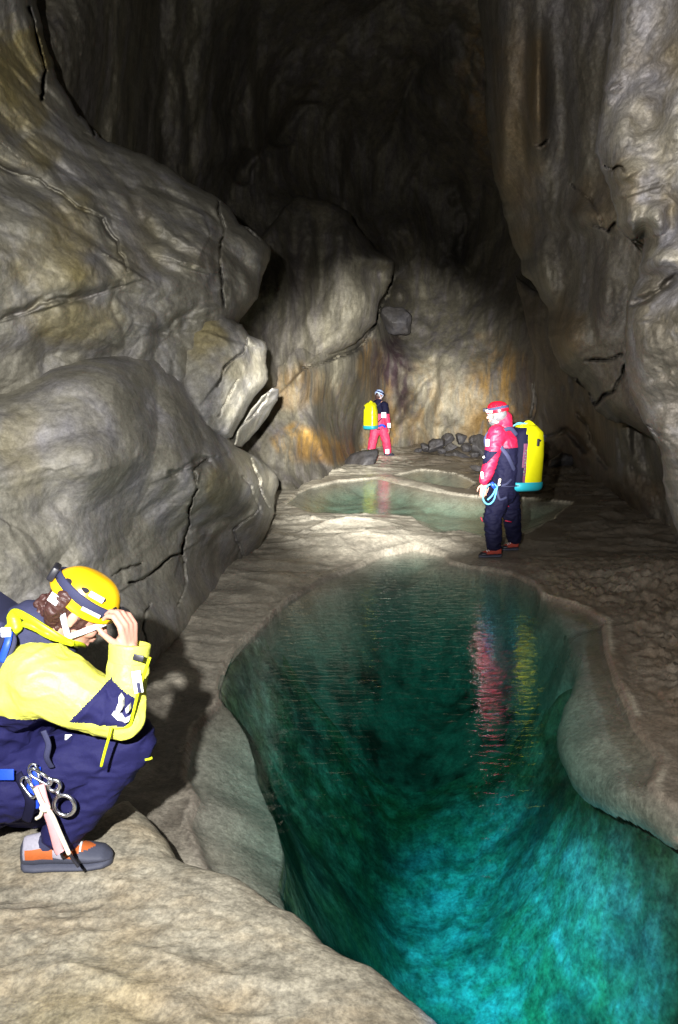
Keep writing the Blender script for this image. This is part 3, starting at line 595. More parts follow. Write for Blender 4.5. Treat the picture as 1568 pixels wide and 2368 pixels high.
class Blob:
    """collects tapered capsules and ellipsoids, fuses them into one continuous surface"""
    def __init__(s): s.V = []; s.F = []; s.n = 0
    def _add(s, V, Fc):
        s.V.append(V); s.F += [[i + s.n for i in f] for f in Fc]; s.n += len(V); return s
    def cap(s, p0, p1, r0, r1, flat=None, k=1.0, seg=16):
        """k scales the cross-section along the direction flat"""
        p0 = np.array(p0, float); p1 = np.array(p1, float)
        if np.linalg.norm(p1 - p0) < 1e-5: p1 = p0 + np.array([0, 0, 1e-4])
        a, b, d = frame_z(p1 - p0, flat); V = []; rings = []
        th = np.linspace(0, 2 * math.pi, seg, endpoint=False)
        lat = np.linspace(-math.pi / 2, 0, 5); lat2 = np.linspace(0, math.pi / 2, 5)
        for c, r, ls in ((p0, r0, lat[1:]), (p1, r1, lat2[:-1])):
            for l in ls: V.append(c + d * r * math.sin(l) + r * math.cos(l) * (np.cos(th)[:, None] * a * k + np.sin(th)[:, None] * b))
        n = len(V); V = np.concatenate(V + [[p0 - d * r0], [p1 + d * r1]]); Fc = []
        for i in range(n - 1):
            for j in range(seg):
                Fc.append([i * seg + j, i * seg + (j + 1) % seg, (i + 1) * seg + (j + 1) % seg, (i + 1) * seg + j])
        for j in range(seg):
            Fc.append([n * seg, (j + 1) % seg, j]); Fc.append([n * seg + 1, (n - 1) * seg + j, (n - 1) * seg + (j + 1) % seg])
        return s._add(V, Fc)
    def ell(s, c, r, M=np.eye(3)):
        """M rows = local axes"""
        seg, rg = 20, 12; V = []
        for i in range(1, rg):
            l = -math.pi / 2 + math.pi * i / rg
            for j in range(seg):
                t = 2 * math.pi * j / seg; V.append([math.cos(l) * math.cos(t) * r[0], math.cos(l) * math.sin(t) * r[1], math.sin(l) * r[2]])
        V += [[0, 0, -r[2]], [0, 0, r[2]]]; Fc = []
        for i in range(rg - 2):
            for j in range(seg): Fc.append([i * seg + j, i * seg + (j + 1) % seg, (i + 1) * seg + (j + 1) % seg, (i + 1) * seg + j])
        n = (rg - 1) * seg
        for j in range(seg):
            Fc.append([n, (j + 1) % seg, j]); Fc.append([n + 1, (rg - 2) * seg + j, (rg - 2) * seg + (j + 1) % seg])
        return s._add(np.array(V) @ np.array(M) + np.array(c), Fc)
    def chain(s, pts, rad, **kw):
        for i in range(len(pts) - 1): s.cap(pts[i], pts[i + 1], rad[i], rad[i + 1], **kw)
        return s
    def raw(s):
        return np.concatenate(s.V), s.F
    def fused(s, voxel, smooth=4):
        V, Fc = s.raw(); me = bpy.data.meshes.new('tmp'); me.from_pydata(V.tolist(), [], Fc); me.update()
        o = bpy.data.objects.new('tmp', me); COL.objects.link(o)
        m = o.modifiers.new('r', 'REMESH'); m.mode = 'VOXEL'; m.voxel_size = voxel
        if smooth: m2 = o.modifiers.new('s', 'SMOOTH'); m2.factor = 0.5; m2.iterations = smooth
        dg = bpy.context.evaluated_depsgraph_get(); ev = o.evaluated_get(dg); em = ev.to_mesh()
        n = len(em.vertices); co = np.empty(n * 3, np.float32); em.vertices.foreach_get('co', co)
        no = np.empty(n * 3, np.float32); em.vertices.foreach_get('normal', no)
        Fc = [list(p.vertices) for p in em.polygons]; ev.to_mesh_clear(); bpy.data.objects.remove(o); bpy.data.meshes.remove(me)
        return co.reshape(-1, 3).astype(float), no.reshape(-1, 3).astype(float), Fc

def wrinkle(V, N, amp, sc, seed, stretch=(1, 1, 1)):
    W = warp(V * np.array(stretch), 0.05, 6, seed)
    b = 1 - np.abs(noise(W * sc, seed)) * 2.2
    b2 = 1 - np.abs(noise(warp(V * np.array(stretch), 0.04, 9, seed + 5) * sc * 1.9, seed + 2)) * 3
    return V + N * (amp * (np.clip(b, -0.4, 1) * 0.8 + 0.2 * np.clip(b2, 0, 1) ** 1.5 + 0.25 * noise(W * sc * 2.3, seed + 1)))[:, None]

def fused_obj(name, blob, voxel, mat, root, O, smooth=4, wr=None, zones=None):
    V, N, Fc = blob.fused(voxel, smooth)
    if wr: V = wrinkle(V, N, *wr)
    o = mesh_obj(name, V, Fc, mat, root, O)
    if zones is not None:
        C = np.array([V[f].mean(0) for f in Fc]); Nn = np.array([N[f].mean(0) for f in Fc])
        o.data.polygons.foreach_set('material_index', zones(C, Nn).astype(np.int32)); o.data.update()
    return o

def tube_geo(pts, r, seg=8, closed=False, flat=None, k=1.0):
    pts = [np.array(p, float) for p in pts]; n = len(pts); V = []; ref = None
    for i, p in enumerate(pts):
        a = pts[(i - 1) % n if closed else max(i - 1, 0)]; b = pts[(i + 1) % n if closed else min(i + 1, n - 1)]
        d = (b - a) / (np.linalg.norm(b - a) + 1e-12)
        u = np.array(flat, float) if flat is not None else (ref if ref is not None else frame_z(d)[0])
        u = u - d * (u @ d); u /= np.linalg.norm(u) + 1e-12; ref = u; w_ = np.cross(d, u)
        rr = r[i] if isinstance(r, (list, np.ndarray)) else r
        for j in range(seg):
            t = 2 * math.pi * j / seg; V.append(p + rr * (math.cos(t) * u * k + math.sin(t) * w_))
    Fc = []
    for i in range(n if closed else n - 1):
        for j in range(seg):
            a0 = i * seg; b0 = ((i + 1) % n) * seg; Fc.append([a0 + j, a0 + (j + 1) % seg, b0 + (j + 1) % seg, b0 + j])
    if not closed: Fc += [list(range(seg))[::-1], [(n - 1) * seg + j for j in range(seg)]]
    return np.array(V), Fc

def spline(pts, n=8, closed=False):
    p = np.array(pts, float); m = len(p); out = []
    for i in range(m if closed else m - 1):
        a, b, c, d = (p[(i - 1) % m] if closed else p[max(i - 1, 0)]), p[i], p[(i + 1) % m], (p[(i + 2) % m] if closed else p[min(i + 2, m - 1)])
        for t in np.linspace(0, 1, n, endpoint=False):
            out.append(0.5 * (2 * b + (c - a) * t + (2 * a - 5 * b + 4 * c - d) * t * t + (3 * b - a - 3 * c + d) * t ** 3))
    if not closed: out.append(p[-1])
    return out

def merge(geos):
    V = []; Fc = []; n = 0
    for v_, f_ in geos: V.append(np.asarray(v_)); Fc += [[i + n for i in f] for f in f_]; n += len(v_)
    return np.concatenate(V), Fc

def tube_obj(name, pts, r, mat, root, O, closed=False, flat=None, k=1.0, smooth=6, seg=8):
    V, Fc = tube_geo(spline(pts, smooth, closed) if smooth else pts, r, seg, closed, flat, k)
    return mesh_obj(name, V, Fc, mat, root, O)

def ring_pts(c, a, b, ra, rb, n=28, t0=0, t1=2 * math.pi):
    full = abs(t1 - t0 - 2 * math.pi) < 1e-6
    return [np.array(c) + np.array(a) * ra * math.cos(t) + np.array(b) * rb * math.sin(t) for t in np.linspace(t0, t1, n, endpoint=not full)]

def loft(rings, cap=True):
    n = len(rings[0]); V = np.concatenate(rings); Fc = []
    for i in range(len(rings) - 1):
        for j in range(n): Fc.append([i * n + j, i * n + (j + 1) % n, (i + 1) * n + (j + 1) % n, (i + 1) * n + j])
    if cap: Fc += [list(range(n))[::-1], [(len(rings) - 1) * n + j for j in range(n)]]
    return V, Fc

def head_frame(fwd, up):
    f = np.array(fwd, float); f /= np.linalg.norm(f); u_ = np.array(up, float); u_ = u_ - f * (u_ @ f); u_ /= np.linalg.norm(u_)
    return np.array([f, np.cross(u_, f), u_])      # rows: forward, left, up

def head_blob(B, c, Mx, s=1.0):
    c = np.array(c, float)
    def L(x, y, z_): return c + (np.array([x, y, z_]) * s) @ Mx
    E = lambda p, r: B.ell(L(*p), np.array(r) * s, Mx)
    E((0, 0, .012), (.098, .076, .098)); E((.03, 0, -.045), (.066, .06, .075)); E((.035, 0, -.088), (.052, .048, .036)); E((.072, 0, -.104), (.022, .024, .018))
    E((.078, 0, .018), (.02, .055, .014)); B.cap(L(.09, 0, -.005), L(.114, 0, -.045), .009 * s, .014 * s)
    E((.103, .011, -.047), (.009, .008, .007)); E((.103, -.011, -.047), (.009, .008, .007))
    E((.092, 0, -.072), (.012, .024, .006)); E((.09, 0, -.083), (.012, .02, .007))
    for q_ in (1, -1):
        E((.06, .042 * q_, -.045), (.03, .022, .026))
        E((-.008, .078 * q_, -.02), (.017, .009, .03)); E((-.005, .078 * q_, -.043), (.011, .008, .012))
    return L

def hand_blob(B, wrist, fdir, back, thumb, curls, s=1.0, spread=0.05, tcurl=0.6):
    """fdir: towards the fingers; back: out of the back of the hand; thumb: side the thumb is on"""
    f = np.array(fdir, float); f /= np.linalg.norm(f); n = np.array(back, float); n = n - f * (n @ f); n /= np.linalg.norm(n)
    t = np.cross(f, n); t = t if t @ np.array(thumb) > 0 else -t
    w_ = np.array(wrist, float)
    L = lambda a, b, c: w_ + (a * f + b * t + c * n) * s
    for k, b in enumerate((.030, .011, -.009, -.028)):
        B.cap(L(.012, b * .55, 0), L(.082 - .004 * abs(k - 1), b, .002), .015 * s, .0115 * s, flat=n, k=0.9)
    B.ell(L(.045, 0, -.002), np.array([.045, .036, .014]) * s, np.array([f, t, n]))
    B.ell(L(.03, .024, -.008), np.array([.028, .016, .014]) * s, np.array([f, t, n]))
    lens = [(.042, .026, .021), (.046, .029, .022), (.043, .027, .021), (.034, .021, .018)]
    for k, b in enumerate((.030, .011, -.009, -.028)):
        p = L(.084 - .004 * abs(k - 1), b, .002); ang = 0; dv = f + t * spread * (1.5 - k)
        dv /= np.linalg.norm(dv)
        for j, ln in enumerate(lens[k]):
            ang += curls[k] * (0.8, 1.1, 0.7)[j]
            d = dv * math.cos(ang) - n * math.sin(ang); q_ = p + d * ln * s
            B.cap(p, q_, (.0098, .0088, .0078)[j] * s, (.0088, .0078, .0066)[j] * s, seg=10); p = q_
    p = L(.022, .030, -.006); d = f * .62 + t * .7 - n * .25; d /= np.linalg.norm(d)
    for j, ln in enumerate((.038, .03, .025)):
        q_ = p + d * ln * s; B.cap(p, q_, (.0125, .0105, .0092)[j] * s, (.0105, .0092, .0078)[j] * s, seg=10); p = q_
        d = d + (f * .5 - t * .45 - n * .35) * tcurl; d /= np.linalg.norm(d)
    return w_

def helmet(root, O, c, Mx, shell_mat, band_mat, strap_mat, s=1.0, lamp=True, battery=True, vents=True, strap_to=None, rings=26, band_z=0.035, hood=0.0):
    """a climbing helmet: shell > vents; head-lamp band, lamp, chin straps with buckle; c = head centre"""
    c = np.array(c, float); L = lambda x, y, z_: c + (np.array([x, y, z_]) * s) @ Mx
    n = 40; th = np.linspace(0, 2 * math.pi, n, endpoint=False); R_ = []
    def prof(t, h):
        a = .128 if True else 0; x = .125 * np.cos(t); y = .100 * np.sin(t); k = math.cos(h) ** 0.72
        z_ = .022 + .112 * math.sin(h) ** 1.0
        lip = 0.016 * (np.cos(t) * 0.5 + 0.2) * (1 - math.sin(h)) ** 2
        return np.stack([x * k - .004, y * k, np.full(len(t), z_) - lip * 1.2 + 0.010 * np.cos(2 * t) * (1 - math.sin(h)) ** 3], 1)
    hs = np.linspace(0, math.pi / 2 - 0.03, 14)
    R_.append(prof(th, 0.0) * np.array([.90, .88, 1.0]) + np.array([0, 0, .004]))
    R_.append(prof(th, 0.0) * np.array([.96, .955, 1.0]) - np.array([0, 0, .006])); R_.append(prof(th, 0.0) * np.array([1.02, 1.02, 1.0]) - np.array([0, 0, .006]))
    for h in hs: R_.append(prof(th, h))
    V, Fc = loft([c + (r * s) @ Mx for r in R_]); sh = mesh_obj('helmet', V, Fc, shell_mat, root, O)
    rad = lambda t, h: prof(np.array([t]), h)[0]
    if vents:
        for sd in (1, -1):
            for (t, h, a1, a2) in ((2.35, .55, .014, .008), (1.75, .62, .014, .008), (1.15, .6, .014, .008), (0.55, .42, .012, .007), (0.9, .25, .013, .006), (2.8, .35, .012, .007)):
                p = rad(t * sd, h) * 1.006; nn = p - np.array([0, 0, .0]); nn /= np.linalg.norm(nn); tx = np.cross([0, 0, 1.0], nn); tx /= np.linalg.norm(tx); ty = np.cross(nn, tx)
                pts = np.array([p + tx * a1 * math.cos(q_) + ty * a2 * math.sin(q_) * (1 + .4 * math.cos(q_)) + nn * .002 for q_ in np.linspace(0, 2 * math.pi, 12, endpoint=False)])
                pin = pts - nn * .010
                Vv, Ff = loft([c + (pin * s) @ Mx, c + (pts * s) @ Mx]); mesh_obj('vent', Vv, Ff, MB, sh, O, smooth=False)
    # lamp band
    pts = []
    for t in np.linspace(0, 2 * math.pi, 36, endpoint=False):
        h = 0.30 + 0.10 * -math.cos(t); p = rad(t, h) * 1.012; pts.append(L(*p))
    V, Fc = tube_geo(pts, .0045 * s, 8, True, flat=Mx[2], k=4.0); mesh_obj('lamp_band', V, Fc, band_mat, root, O)
    if lamp:
        p = rad(0, 0.22); lp = mesh_obj('headlamp', *Blob_box(L(p[0] + .018, 0, p[2]), Mx, (.018 * s, .032 * s, .020 * s), .006), MB, root, O)
        Vv, Ff = loft([[L(p[0] + x, .018 * math.cos(q_), p[2] + .014 * math.sin(q_)) for q_ in np.linspace(0, 2 * math.pi, 16, endpoint=False)] for x in (.034, .040)]); mesh_obj('lamp_lens', Vv, Ff, MGLASS, lp, O)
        p = rad(math.pi, 0.30)
        if battery: mesh_obj('battery_box', *Blob_box(L(p[0] - .010, 0, p[2] + .004), Mx, (.012 * s, .036 * s, .026 * s), .006), MB, root, O)
    for sd in (1, -1):
        bk = L(.012, .074 * sd, -.086)
        for t in (2.25, .62):
            p = rad(t * sd, 0) ; a = L(p[0] * .97, p[1] * .97, p[2] - .003)
            tube_obj('chin_strap', [a, (a + bk) / 2 + (np.array([0, .004 * sd, 0]) @ Mx), bk], .0032 * s, strap_mat, root, O, flat=Mx[1], k=0.45 if False else 1.0, seg=6) if s < .5 else mesh_obj('chin_strap', *tube_geo(spline([a, (a + bk) / 2 + (np.array([0, .006 * sd, 0]) @ Mx), bk], 6), .0105 * s, 8, flat=Mx[1], k=0.25), strap_mat, root, O)
        if sd == (1 if strap_to is None else strap_to):
            mesh_obj('strap_buckle', *Blob_box(bk + (np.array([0, .004 * sd, -.004]) @ Mx), Mx, (.016 * s, .006 * s, .016 * s), .004), strap_mat, root, O)
    und = [L(.012, .074, -.088), L(.05, .05, -.112), L(.062, 0, -.124), L(.05, -.05, -.112), L(.012, -.074, -.088)]
    mesh_obj('chin_strap', *tube_geo(spline(und, 6), .008 * s, 8, flat=Mx[2], k=0.35), strap_mat, root, O)
    return sh

def Blob_box(c, Mx, h, bev):
    """bevelled box; h = half sizes along the rows of Mx"""
    n = 6; V = []; rings = []
    c = np.array(c, float)
    def ring(z_, ins):
        pts = []
        for (sx, sy) in ((1, 1), (-1, 1), (-1, -1), (1, -1)):
            cx = sx * (h[0] - ins - bev); cy = sy * (h[1] - ins - bev); a0 = {(1, 1): 0, (-1, 1): 1, (-1, -1): 2, (1, -1): 3}[(sx, sy)] * math.pi / 2
            for t in np.linspace(a0, a0 + math.pi / 2, 4): pts.append([cx + bev * math.cos(t), cy + bev * math.sin(t), z_])
        return c + np.array(pts) @ Mx
    bev = min(bev, min(h) * 0.45)
    return loft([ring(-h[2], bev * .9), ring(-h[2] + bev * .3, bev * .3), ring(-h[2] + bev, 0), ring(h[2] - bev, 0), ring(h[2] - bev * .3, bev * .3), ring(h[2], bev * .9)])

def eyes(root, O, c, Mx, s=1.0):
    for sd in (1, -1):
        B = Blob(); B.ell(np.array(c) + (np.array([.083, .030 * sd, -.008]) * s) @ Mx, np.array([.011, .013, .008]) * s, Mx); V, Fc = B.raw()
        o = mesh_obj('eye', V, Fc, MEYE, root, O)

def shoe(root, O, heel, toe, z, ankle, mats, s=1.0, accent=None):
    """low approach shoe: sole, upper, laces; mats = sole, upper, toe/heel rand, lace"""
    heel = np.array([heel[0], heel[1], z]); toe = np.array([toe[0], toe[1], z]); f = toe - heel; Ln = np.linalg.norm(f); f /= Ln; r = np.cross(f, [0, 0, 1.0])
    ts = np.linspace(0, 1, 44)
    wid = np.interp(ts, [0, .04, .15, .35, .6, .75, .9, .97, 1], [.016, .034, .042, .042, .050, .053, .046, .030, .012]) * s
    up_h = np.interp(ts, [0, .05, .25, .38, .55, .75, .9, 1], [.080, .112, .122, .108, .084, .068, .058, .032]) * s
    def section(t, w_, lo, hi, tw):
        p = heel + f * Ln * t; pts = []
        for a in np.linspace(0, 2 * math.pi, 36, endpoint=False):
            ca, sa = math.cos(a), math.sin(a); zz = lo + (hi - lo) * (sa * .5 + .5); k = w_ * (1 - tw * max(0, sa) ** 2)
            pts.append(p + r * math.copysign(abs(ca) ** 0.7, ca) * k + np.array([0, 0, zz]))
        return np.array(pts)
    V, Fc = loft([section(t, w_ * 1.06, -.002, .030 * s + .012 * abs(t - .5) ** 2, .12) for t, w_ in zip(ts, wid)]); rt = mesh_obj('shoe', V, Fc, mats[0], root, O)
    V, Fc = loft([section(t, w_ * .98, .018 * s, h, .55) for t, w_, h in zip(ts, wid, up_h)]); o = mesh_obj('shoe_upper', V, Fc, [mats[1], mats[2]] + ([accent[2]] if accent else []), rt, O)
    C = np.array([V[f_].mean(0) for f_ in Fc]); tt = ((C - heel) @ f) / Ln; zz = C[:, 2] - z
    o.data.polygons.foreach_set('material_index', ((zz < .040 * s + .02 * s * (tt > .7)) | (tt > .90) | (tt < .05)).astype(np.int32))
    if accent:
        mi = np.zeros(len(Fc), np.int32); mi[(zz < .052 * s + .012 * s * (tt > .6)) | (tt > .88) | (tt < .05)] = 1; mi[(mi == 0) & (((tt > .08) & (tt < .38) & (zz < .085 * s)) | ((tt > .5) & (zz < .074 * s)))] = 2
        o.data.polygons.foreach_set('material_index', mi)
    for t in (.42, .50, .58, .66):
        hh = np.interp(t, ts, up_h) + .002; w_ = np.interp(t, ts, wid) * .62; p = heel + f * Ln * t
        mesh_obj('lace', *tube_geo(spline([p - r * w_ + [0, 0, hh - .014 * s], p + [0, 0, hh], p + r * w_ + [0, 0, hh - .014 * s]], 4), .0032 * s, 6), mats[3], rt, O)
    for t, zt in ((.25, .10),):
        B = Blob(); a = heel + f * Ln * .22; B.cap(a + [0, 0, .06 * s], np.array(ankle), .038 * s, .036 * s); V, Fc = B.raw(); mesh_obj('sock', V, Fc, mats[4] if len(mats) > 4 else mats[2], rt, O)
    return rt

def on_px(root, O, name, C, r, mat, N, thick=.003, dirx=None):
    """small flat patch: C centre, N outward normal, r=(half width, half height)"""
    n = np.array(N, float); n /= np.linalg.norm(n); x = np.array(dirx if dirx is not None else [1, 0, 0], float); x = x - n * (x @ n); x /= np.linalg.norm(x); y = np.cross(n, x)
    return mesh_obj(name, *Blob_box(C, np.array([x, y, n]), (r[0], r[1], thick), min(r) * .3), mat, root, O)

# figure materials
MSKIN = plain('skin', (0.50, 0.26, 0.20), 0.5, var=0.08, bump=0.2, scale=90)
MEYE = plain('eye_white', (0.12, 0.08, 0.06), 0.2)
MHAIR = plain('brown_hair', (0.055, 0.022, 0.020), 0.45, bump=0.6, scale=140, var=0.5)
MGREY = plain('grey_beard', (0.12, 0.12, 0.13), 0.6, bump=0.5, scale=140, var=0.4)
MB = plain('black_plastic', (0.02, 0.02, 0.028), 0.4)
MNAVY = plain('navy_cloth', (0.011, 0.011, 0.062), 0.75, spec=0.2, bump=0.35, scale=220, var=0.35)
MNAVY2 = plain('dark_navy_cloth', (0.007, 0.007, 0.026), 0.75, spec=0.15, bump=0.35, scale=160, var=0.35)
MSLATE = plain('slate_cloth', (0.035, 0.038, 0.085), 0.75, spec=0.2, bump=0.3, scale=220)
MYEL = plain('yellow_cloth', (0.70, 0.71, 0.11), 0.5, bump=0.5, scale=120, var=0.08)
MYEL2 = plain('yellow_piping', (0.55, 0.66, 0.01), 0.45)
MYPVC = plain('yellow_pvc', (0.62, 0.60, 0.006), 0.32, bump=0.15, scale=30, var=0.06)
MORG = plain('orange_helmet', (0.90, 0.50, 0.008), 0.25, var=0.03, coat=0.6)
MRED = plain('red_cloth', (0.42, 0.008, 0.045), 0.55, bump=0.35, scale=130, var=0.3)
MREDH = plain('red_helmet', (0.55, 0.006, 0.02), 0.25, var=0.04, coat=0.5)
MPINK = plain('coral_red_cloth', (0.72, 0.045, 0.12), 0.6, bump=0.25, scale=100, var=0.12)
MWHITE = plain('reflective_white', (0.92, 0.92, 0.95), 0.35)
MSTRAP = plain('pale_strap', (0.62, 0.66, 0.78), 0.55)
MMETAL = plain('polished_alloy', (0.75, 0.77, 0.84), 0.25, metal=1.0, var=0.05)
MBLUE = plain('blue_cloth', (0.01, 0.06, 0.60), 0.5)
MTEAL = plain('teal_pvc', (0.02, 0.36, 0.46), 0.4, var=0.06)
MMAR = plain('maroon_mesh', (0.13, 0.025, 0.075), 0.6, bump=0.3, scale=200, var=0.3)
MROPE = plain('blue_cord', (0.10, 0.42, 0.72), 0.6, bump=0.6, scale=160, var=0.5)
MPSTR = plain('faded_pink_webbing', (0.62, 0.30, 0.32), 0.7, var=0.15)
MCREAM = plain('cream_cord', (0.78, 0.72, 0.58), 0.7)
MSOLE = plain('dark_rubber', (0.05, 0.055, 0.085), 0.7, bump=0.3, scale=120)
MORSH = plain('orange_suede', (0.42, 0.10, 0.02), 0.7, var=0.2)
MGRSH = plain('grey_mesh', (0.27, 0.26, 0.32), 0.6, var=0.3, scale=90)
MRSH = plain('rust_suede', (0.30, 0.035, 0.02), 0.7, var=0.2)
MLH = plain('pale_blue_helmet', (0.42, 0.55, 0.85), 0.3, var=0.05, coat=0.3)
MGLASS = plain('lamp_glass', (0.85, 0.88, 0.95), 0.08)

def no2(a):
    a = np.array(a, float); return a / np.linalg.norm(a)

# ------------------------------------------------------------------ crouching caver in the yellow jacket
def C(px, py, dy=0.0): return P(px, py, 2.50 + dy)
def croucher():
    O = np.array([C(100, 1990)[0], 2.55, 0.268])
    yaw = R(14); pit = R(33)
    fwd = np.array([math.cos(pit) * math.cos(yaw), math.cos(pit) * math.sin(yaw), -math.sin(pit)])
    Mx = head_frame(fwd, (0, -.04, 1)); hc = C(186, 1404, 0.08)
    neck = C(104, 1492, 0.08); chest = C(35, 1590, 0.10); waist = C(-5, 1700, 0.12); pelv = C(-25, 1815, 0.12)
    shR = C(95, 1570, -0.07); elR = C(286, 1655, -0.10); wrR = C(300, 1500, -0.06)
    shL = C(100, 1560, 0.27); elL = C(165, 1665, 0.34); wrL = C(150, 1712, 0.20)
    hipR = C(10, 1815, 0.02); knR = C(298, 1714, 0.02); anR = C(150, 1925, 0.0)
    hipL = C(-10, 1815, 0.22); knL = C(120, 1925, 0.28); anL = C(-165, 1945, 0.26)
    knL[2] = 0.345; anL[2] = 0.36
    B = Blob(); head_blob(B, hc, Mx)
    B.cap(hc + np.array([-.03, 0, -.07]) @ Mx, neck, .056, .062)
    B.chain([neck, chest, waist, pelv], [.07, .12, .115, .125], flat=(0, 1, 0), k=1.35)
    B.chain([neck + [0, -.04, 0], shR, elR, wrR], [.05, .055, .042, .027]); B.chain([neck + [0, .04, 0], shL, elL, wrL], [.05, .055, .042, .027])
    B.chain([hipR, knR, anR], [.085, .056, .042]); B.chain([hipL, knL, anL], [.085, .056, .042])
    # right hand: back of the hand to the camera, fingers bent over the helmet brim
    hdir = C(294, 1440, -.06) - wrR
    hand_blob(B, wrR - hdir * 0.05, hdir, (0.88, -0.48, 0.1), (-.4, -1, 0), (.85, .82, .80, .78), 1.06, spread=.0, tcurl=.35)
    hand_blob(B, wrL, (0.8, -0.35, -0.2), (0, -.4, .9), (0, -1, 0), (.45, .5, .5, .5))
    root = fused_obj('person', B, 0.0042, MSKIN, None, O, smooth=3)
    tag(root, 'person crouching on the near ledge in a yellow jacket, hand at an orange helmet', 'person')
    eyes(root, O, hc, Mx)
    # jacket
    J = Blob()
    J.cap(neck + [-.03, 0, -.03], chest, .10, .160, flat=(0, 1, 0), k=1.25); J.cap(chest, waist, .165, .155, flat=(0, 1, 0), k=1.15); J.cap(waist, pelv + [0, 0, .02], .155, .150, flat=(0, 1, 0), k=1.15)
    J.cap(chest + [.03, 0, -.02], waist + [.07, 0, -.02], .14, .12)
    J.chain([chest + [.05, -.10, .03], shR, (shR + elR) / 2, elR], [.13, .118, .098, .072]); J.chain([elR, (elR + wrR) / 2, elR + (wrR - elR) * .78], [.070, .066, .056])
    J.chain([chest + [.05, .10, .03], shL, elL], [.13, .105, .07]); J.chain([elL, wrL + (elL - wrL) * .25], [.066, .055])
    cf = elR + (wrR - elR) * .90
    def zj(Cn, Nn):
        # seams of the jacket seen in side elevation (metres)
        X, Z = Cn[:, 0], Cn[:, 2]; m = np.zeros(len(Cn), int)
        def ln(p, q_):      # signed side of the line p-q in the side elevation
            a = C(*p, -.1); b = C(*q_, -.1); return (b[0] - a[0]) * (Z - a[2]) - (b[2] - a[2]) * (X - a[0])
        low = (ln((-200, 1625), (60, 1652)) < 0) & (X < C(110, 0, 0)[0] + 0 * X) if False else None
        zy = np.interp(X, [C(-300, 1620, -.1)[0], C(0, 1642, -.1)[0], C(70, 1655, -.1)[0], C(120, 1650, -.1)[0], C(160, 1668, -.1)[0]], [C(-300, 1600, -.1)[2], C(0, 1642, -.1)[2], C(70, 1655, -.1)[2], C(120, 1650, -.1)[2], C(160, 1668, -.1)[2]])
        xr = C(162, 1665, -.1)[0]
        m[(Z < zy) & (X < xr)] = 1
        # navy elbow panel: triangle on the sleeve
        tri = [(252, 1574), (162, 1664), (300, 1680), (312, 1622), (280, 1598)]
        pts = [C(x, y, -.16)[[0, 2]] for x, y in tri]
        m[inside(np.column_stack([X, Z]), np.array(pts)) & (Nn[:, 1] < 0.2) & (Cn[:, 1] < 2.52)] = 1
        m[(Cn[:, 1] > 2.75) & (Z < zy + .1)] = 1
        return m
    j = fused_obj('jacket', J, 0.0048, [MYEL, MNAVY], root, O, smooth=5, wr=(0.012, 8, 210, (1, 1.2, 1.3)), zones=zj)
    # cuff, piping, patches
    ax = no2(wrR - elR)
    a_, b_, _ = frame_z(ax)
    mesh_obj('cuff', *loft([[cf + ax * h + (a_ * math.cos(t) + b_ * math.sin(t)) * rr for t in np.linspace(0, 2 * math.pi, 24, endpoint=False)] for h, rr in ((-.02, .064), (.028, .067), (.038, .067), (.040, .060), (.020, .052))], cap=False), MYEL, root, O)
    on_px(root, O, 'cuff_tab', C(320, 1521, -.135), (.017, .010), MB, (0.15, -1, .1), dirx=(1, 0, -.25))
    on_px(root, O, 'sleeve_patch', C(318, 1577, -.172), (.014, .036), MWHITE, (0.25, -1, 0), dirx=(1, 0, .1))
    on_px(root, O, 'sleeve_patch_print', C(321, 1590, -.178), (.005, .016), MSLATE, (0.25, -1, 0), dirx=(1, 0, .1))
    pz = lambda pts, d: [C(x, y, d) for x, y in pts]
    tube_obj('piping', pz([(160, 1668), (200, 1676), (240, 1683), (278, 1683), (300, 1676), (308, 1650), (320, 1600), (335, 1555), (347, 1520)], -.165), .005, MYEL2, root, O)
    tube_obj('drawstring', [C(258, 1682, -.19), C(252, 1705, -.20), C(242, 1740, -.20), C(234, 1772, -.195)], .0048, MYEL2, root, O)
    # white emblem on the elbow panel: an abstract swoosh-like blotch
    for k, pts in enumerate((((275, 1610), (282, 1622), (282, 1640), (272, 1652), (268, 1640), (274, 1625)), ((258, 1652), (270, 1650), (278, 1660), (284, 1668), (272, 1666)), ((284, 1668), (296, 1664), (302, 1652), (298, 1668), (290, 1672)), ((290, 1640), (297, 1634), (298, 1646), (292, 1650)))):
        c0 = np.mean(pts, 0); ring = [C(x, y, -.188) for x, y in pts]; rb = [p + np.array([0, .03, 0]) for p in ring]
        V, Fc = loft([np.array(rb), np.array(ring)]); mesh_obj('sleeve_emblem', V, Fc, MWHITE, root, O, smooth=False)
    # collar and hood
    K = Blob(); K.chain([C(62, 1478, .08), C(84, 1446, .08)], [.098, .086], flat=(0, 1, 0), k=1.05)
    K.cap(C(84, 1450, .08), C(150, 1490, .08), .060, .045, flat=(0, 1, 0), k=1.5)
    K.cap(C(56, 1425, .08), C(66, 1412, .08), .055, .035, flat=(0, 1, 0), k=1.3)
    fused_obj('collar', K, 0.006, MSLATE, root, O, smooth=4, wr=(0.004, 14, 230))
    edge = [C(24, 1432, .06), C(34, 1416, -.02), C(62, 1428, -.06), C(105, 1455, -.075), (C(150, 1482, -.06)), C(186, 1490, .02), C(192, 1490, .10), C(180, 1480, .2)]
    mesh_obj('collar_trim', *tube_geo(spline(edge, 8), .0135, 10, flat=(0, 1, 0), k=0.5), MYEL2, root, O)
    K = Blob(); K.chain([C(30, 1425, -.02), C(34, 1450, -.03), C(20, 1462, -.02)], [.018, .024, .02]); K.chain([C(60, 1442, -.06), C(110, 1466, -.075), C(165, 1487, -.05)], [.012, .013, .010])
    fused_obj('hood', K, 0.005, MYEL2, root, O, smooth=4, wr=(0.004, 16, 232))
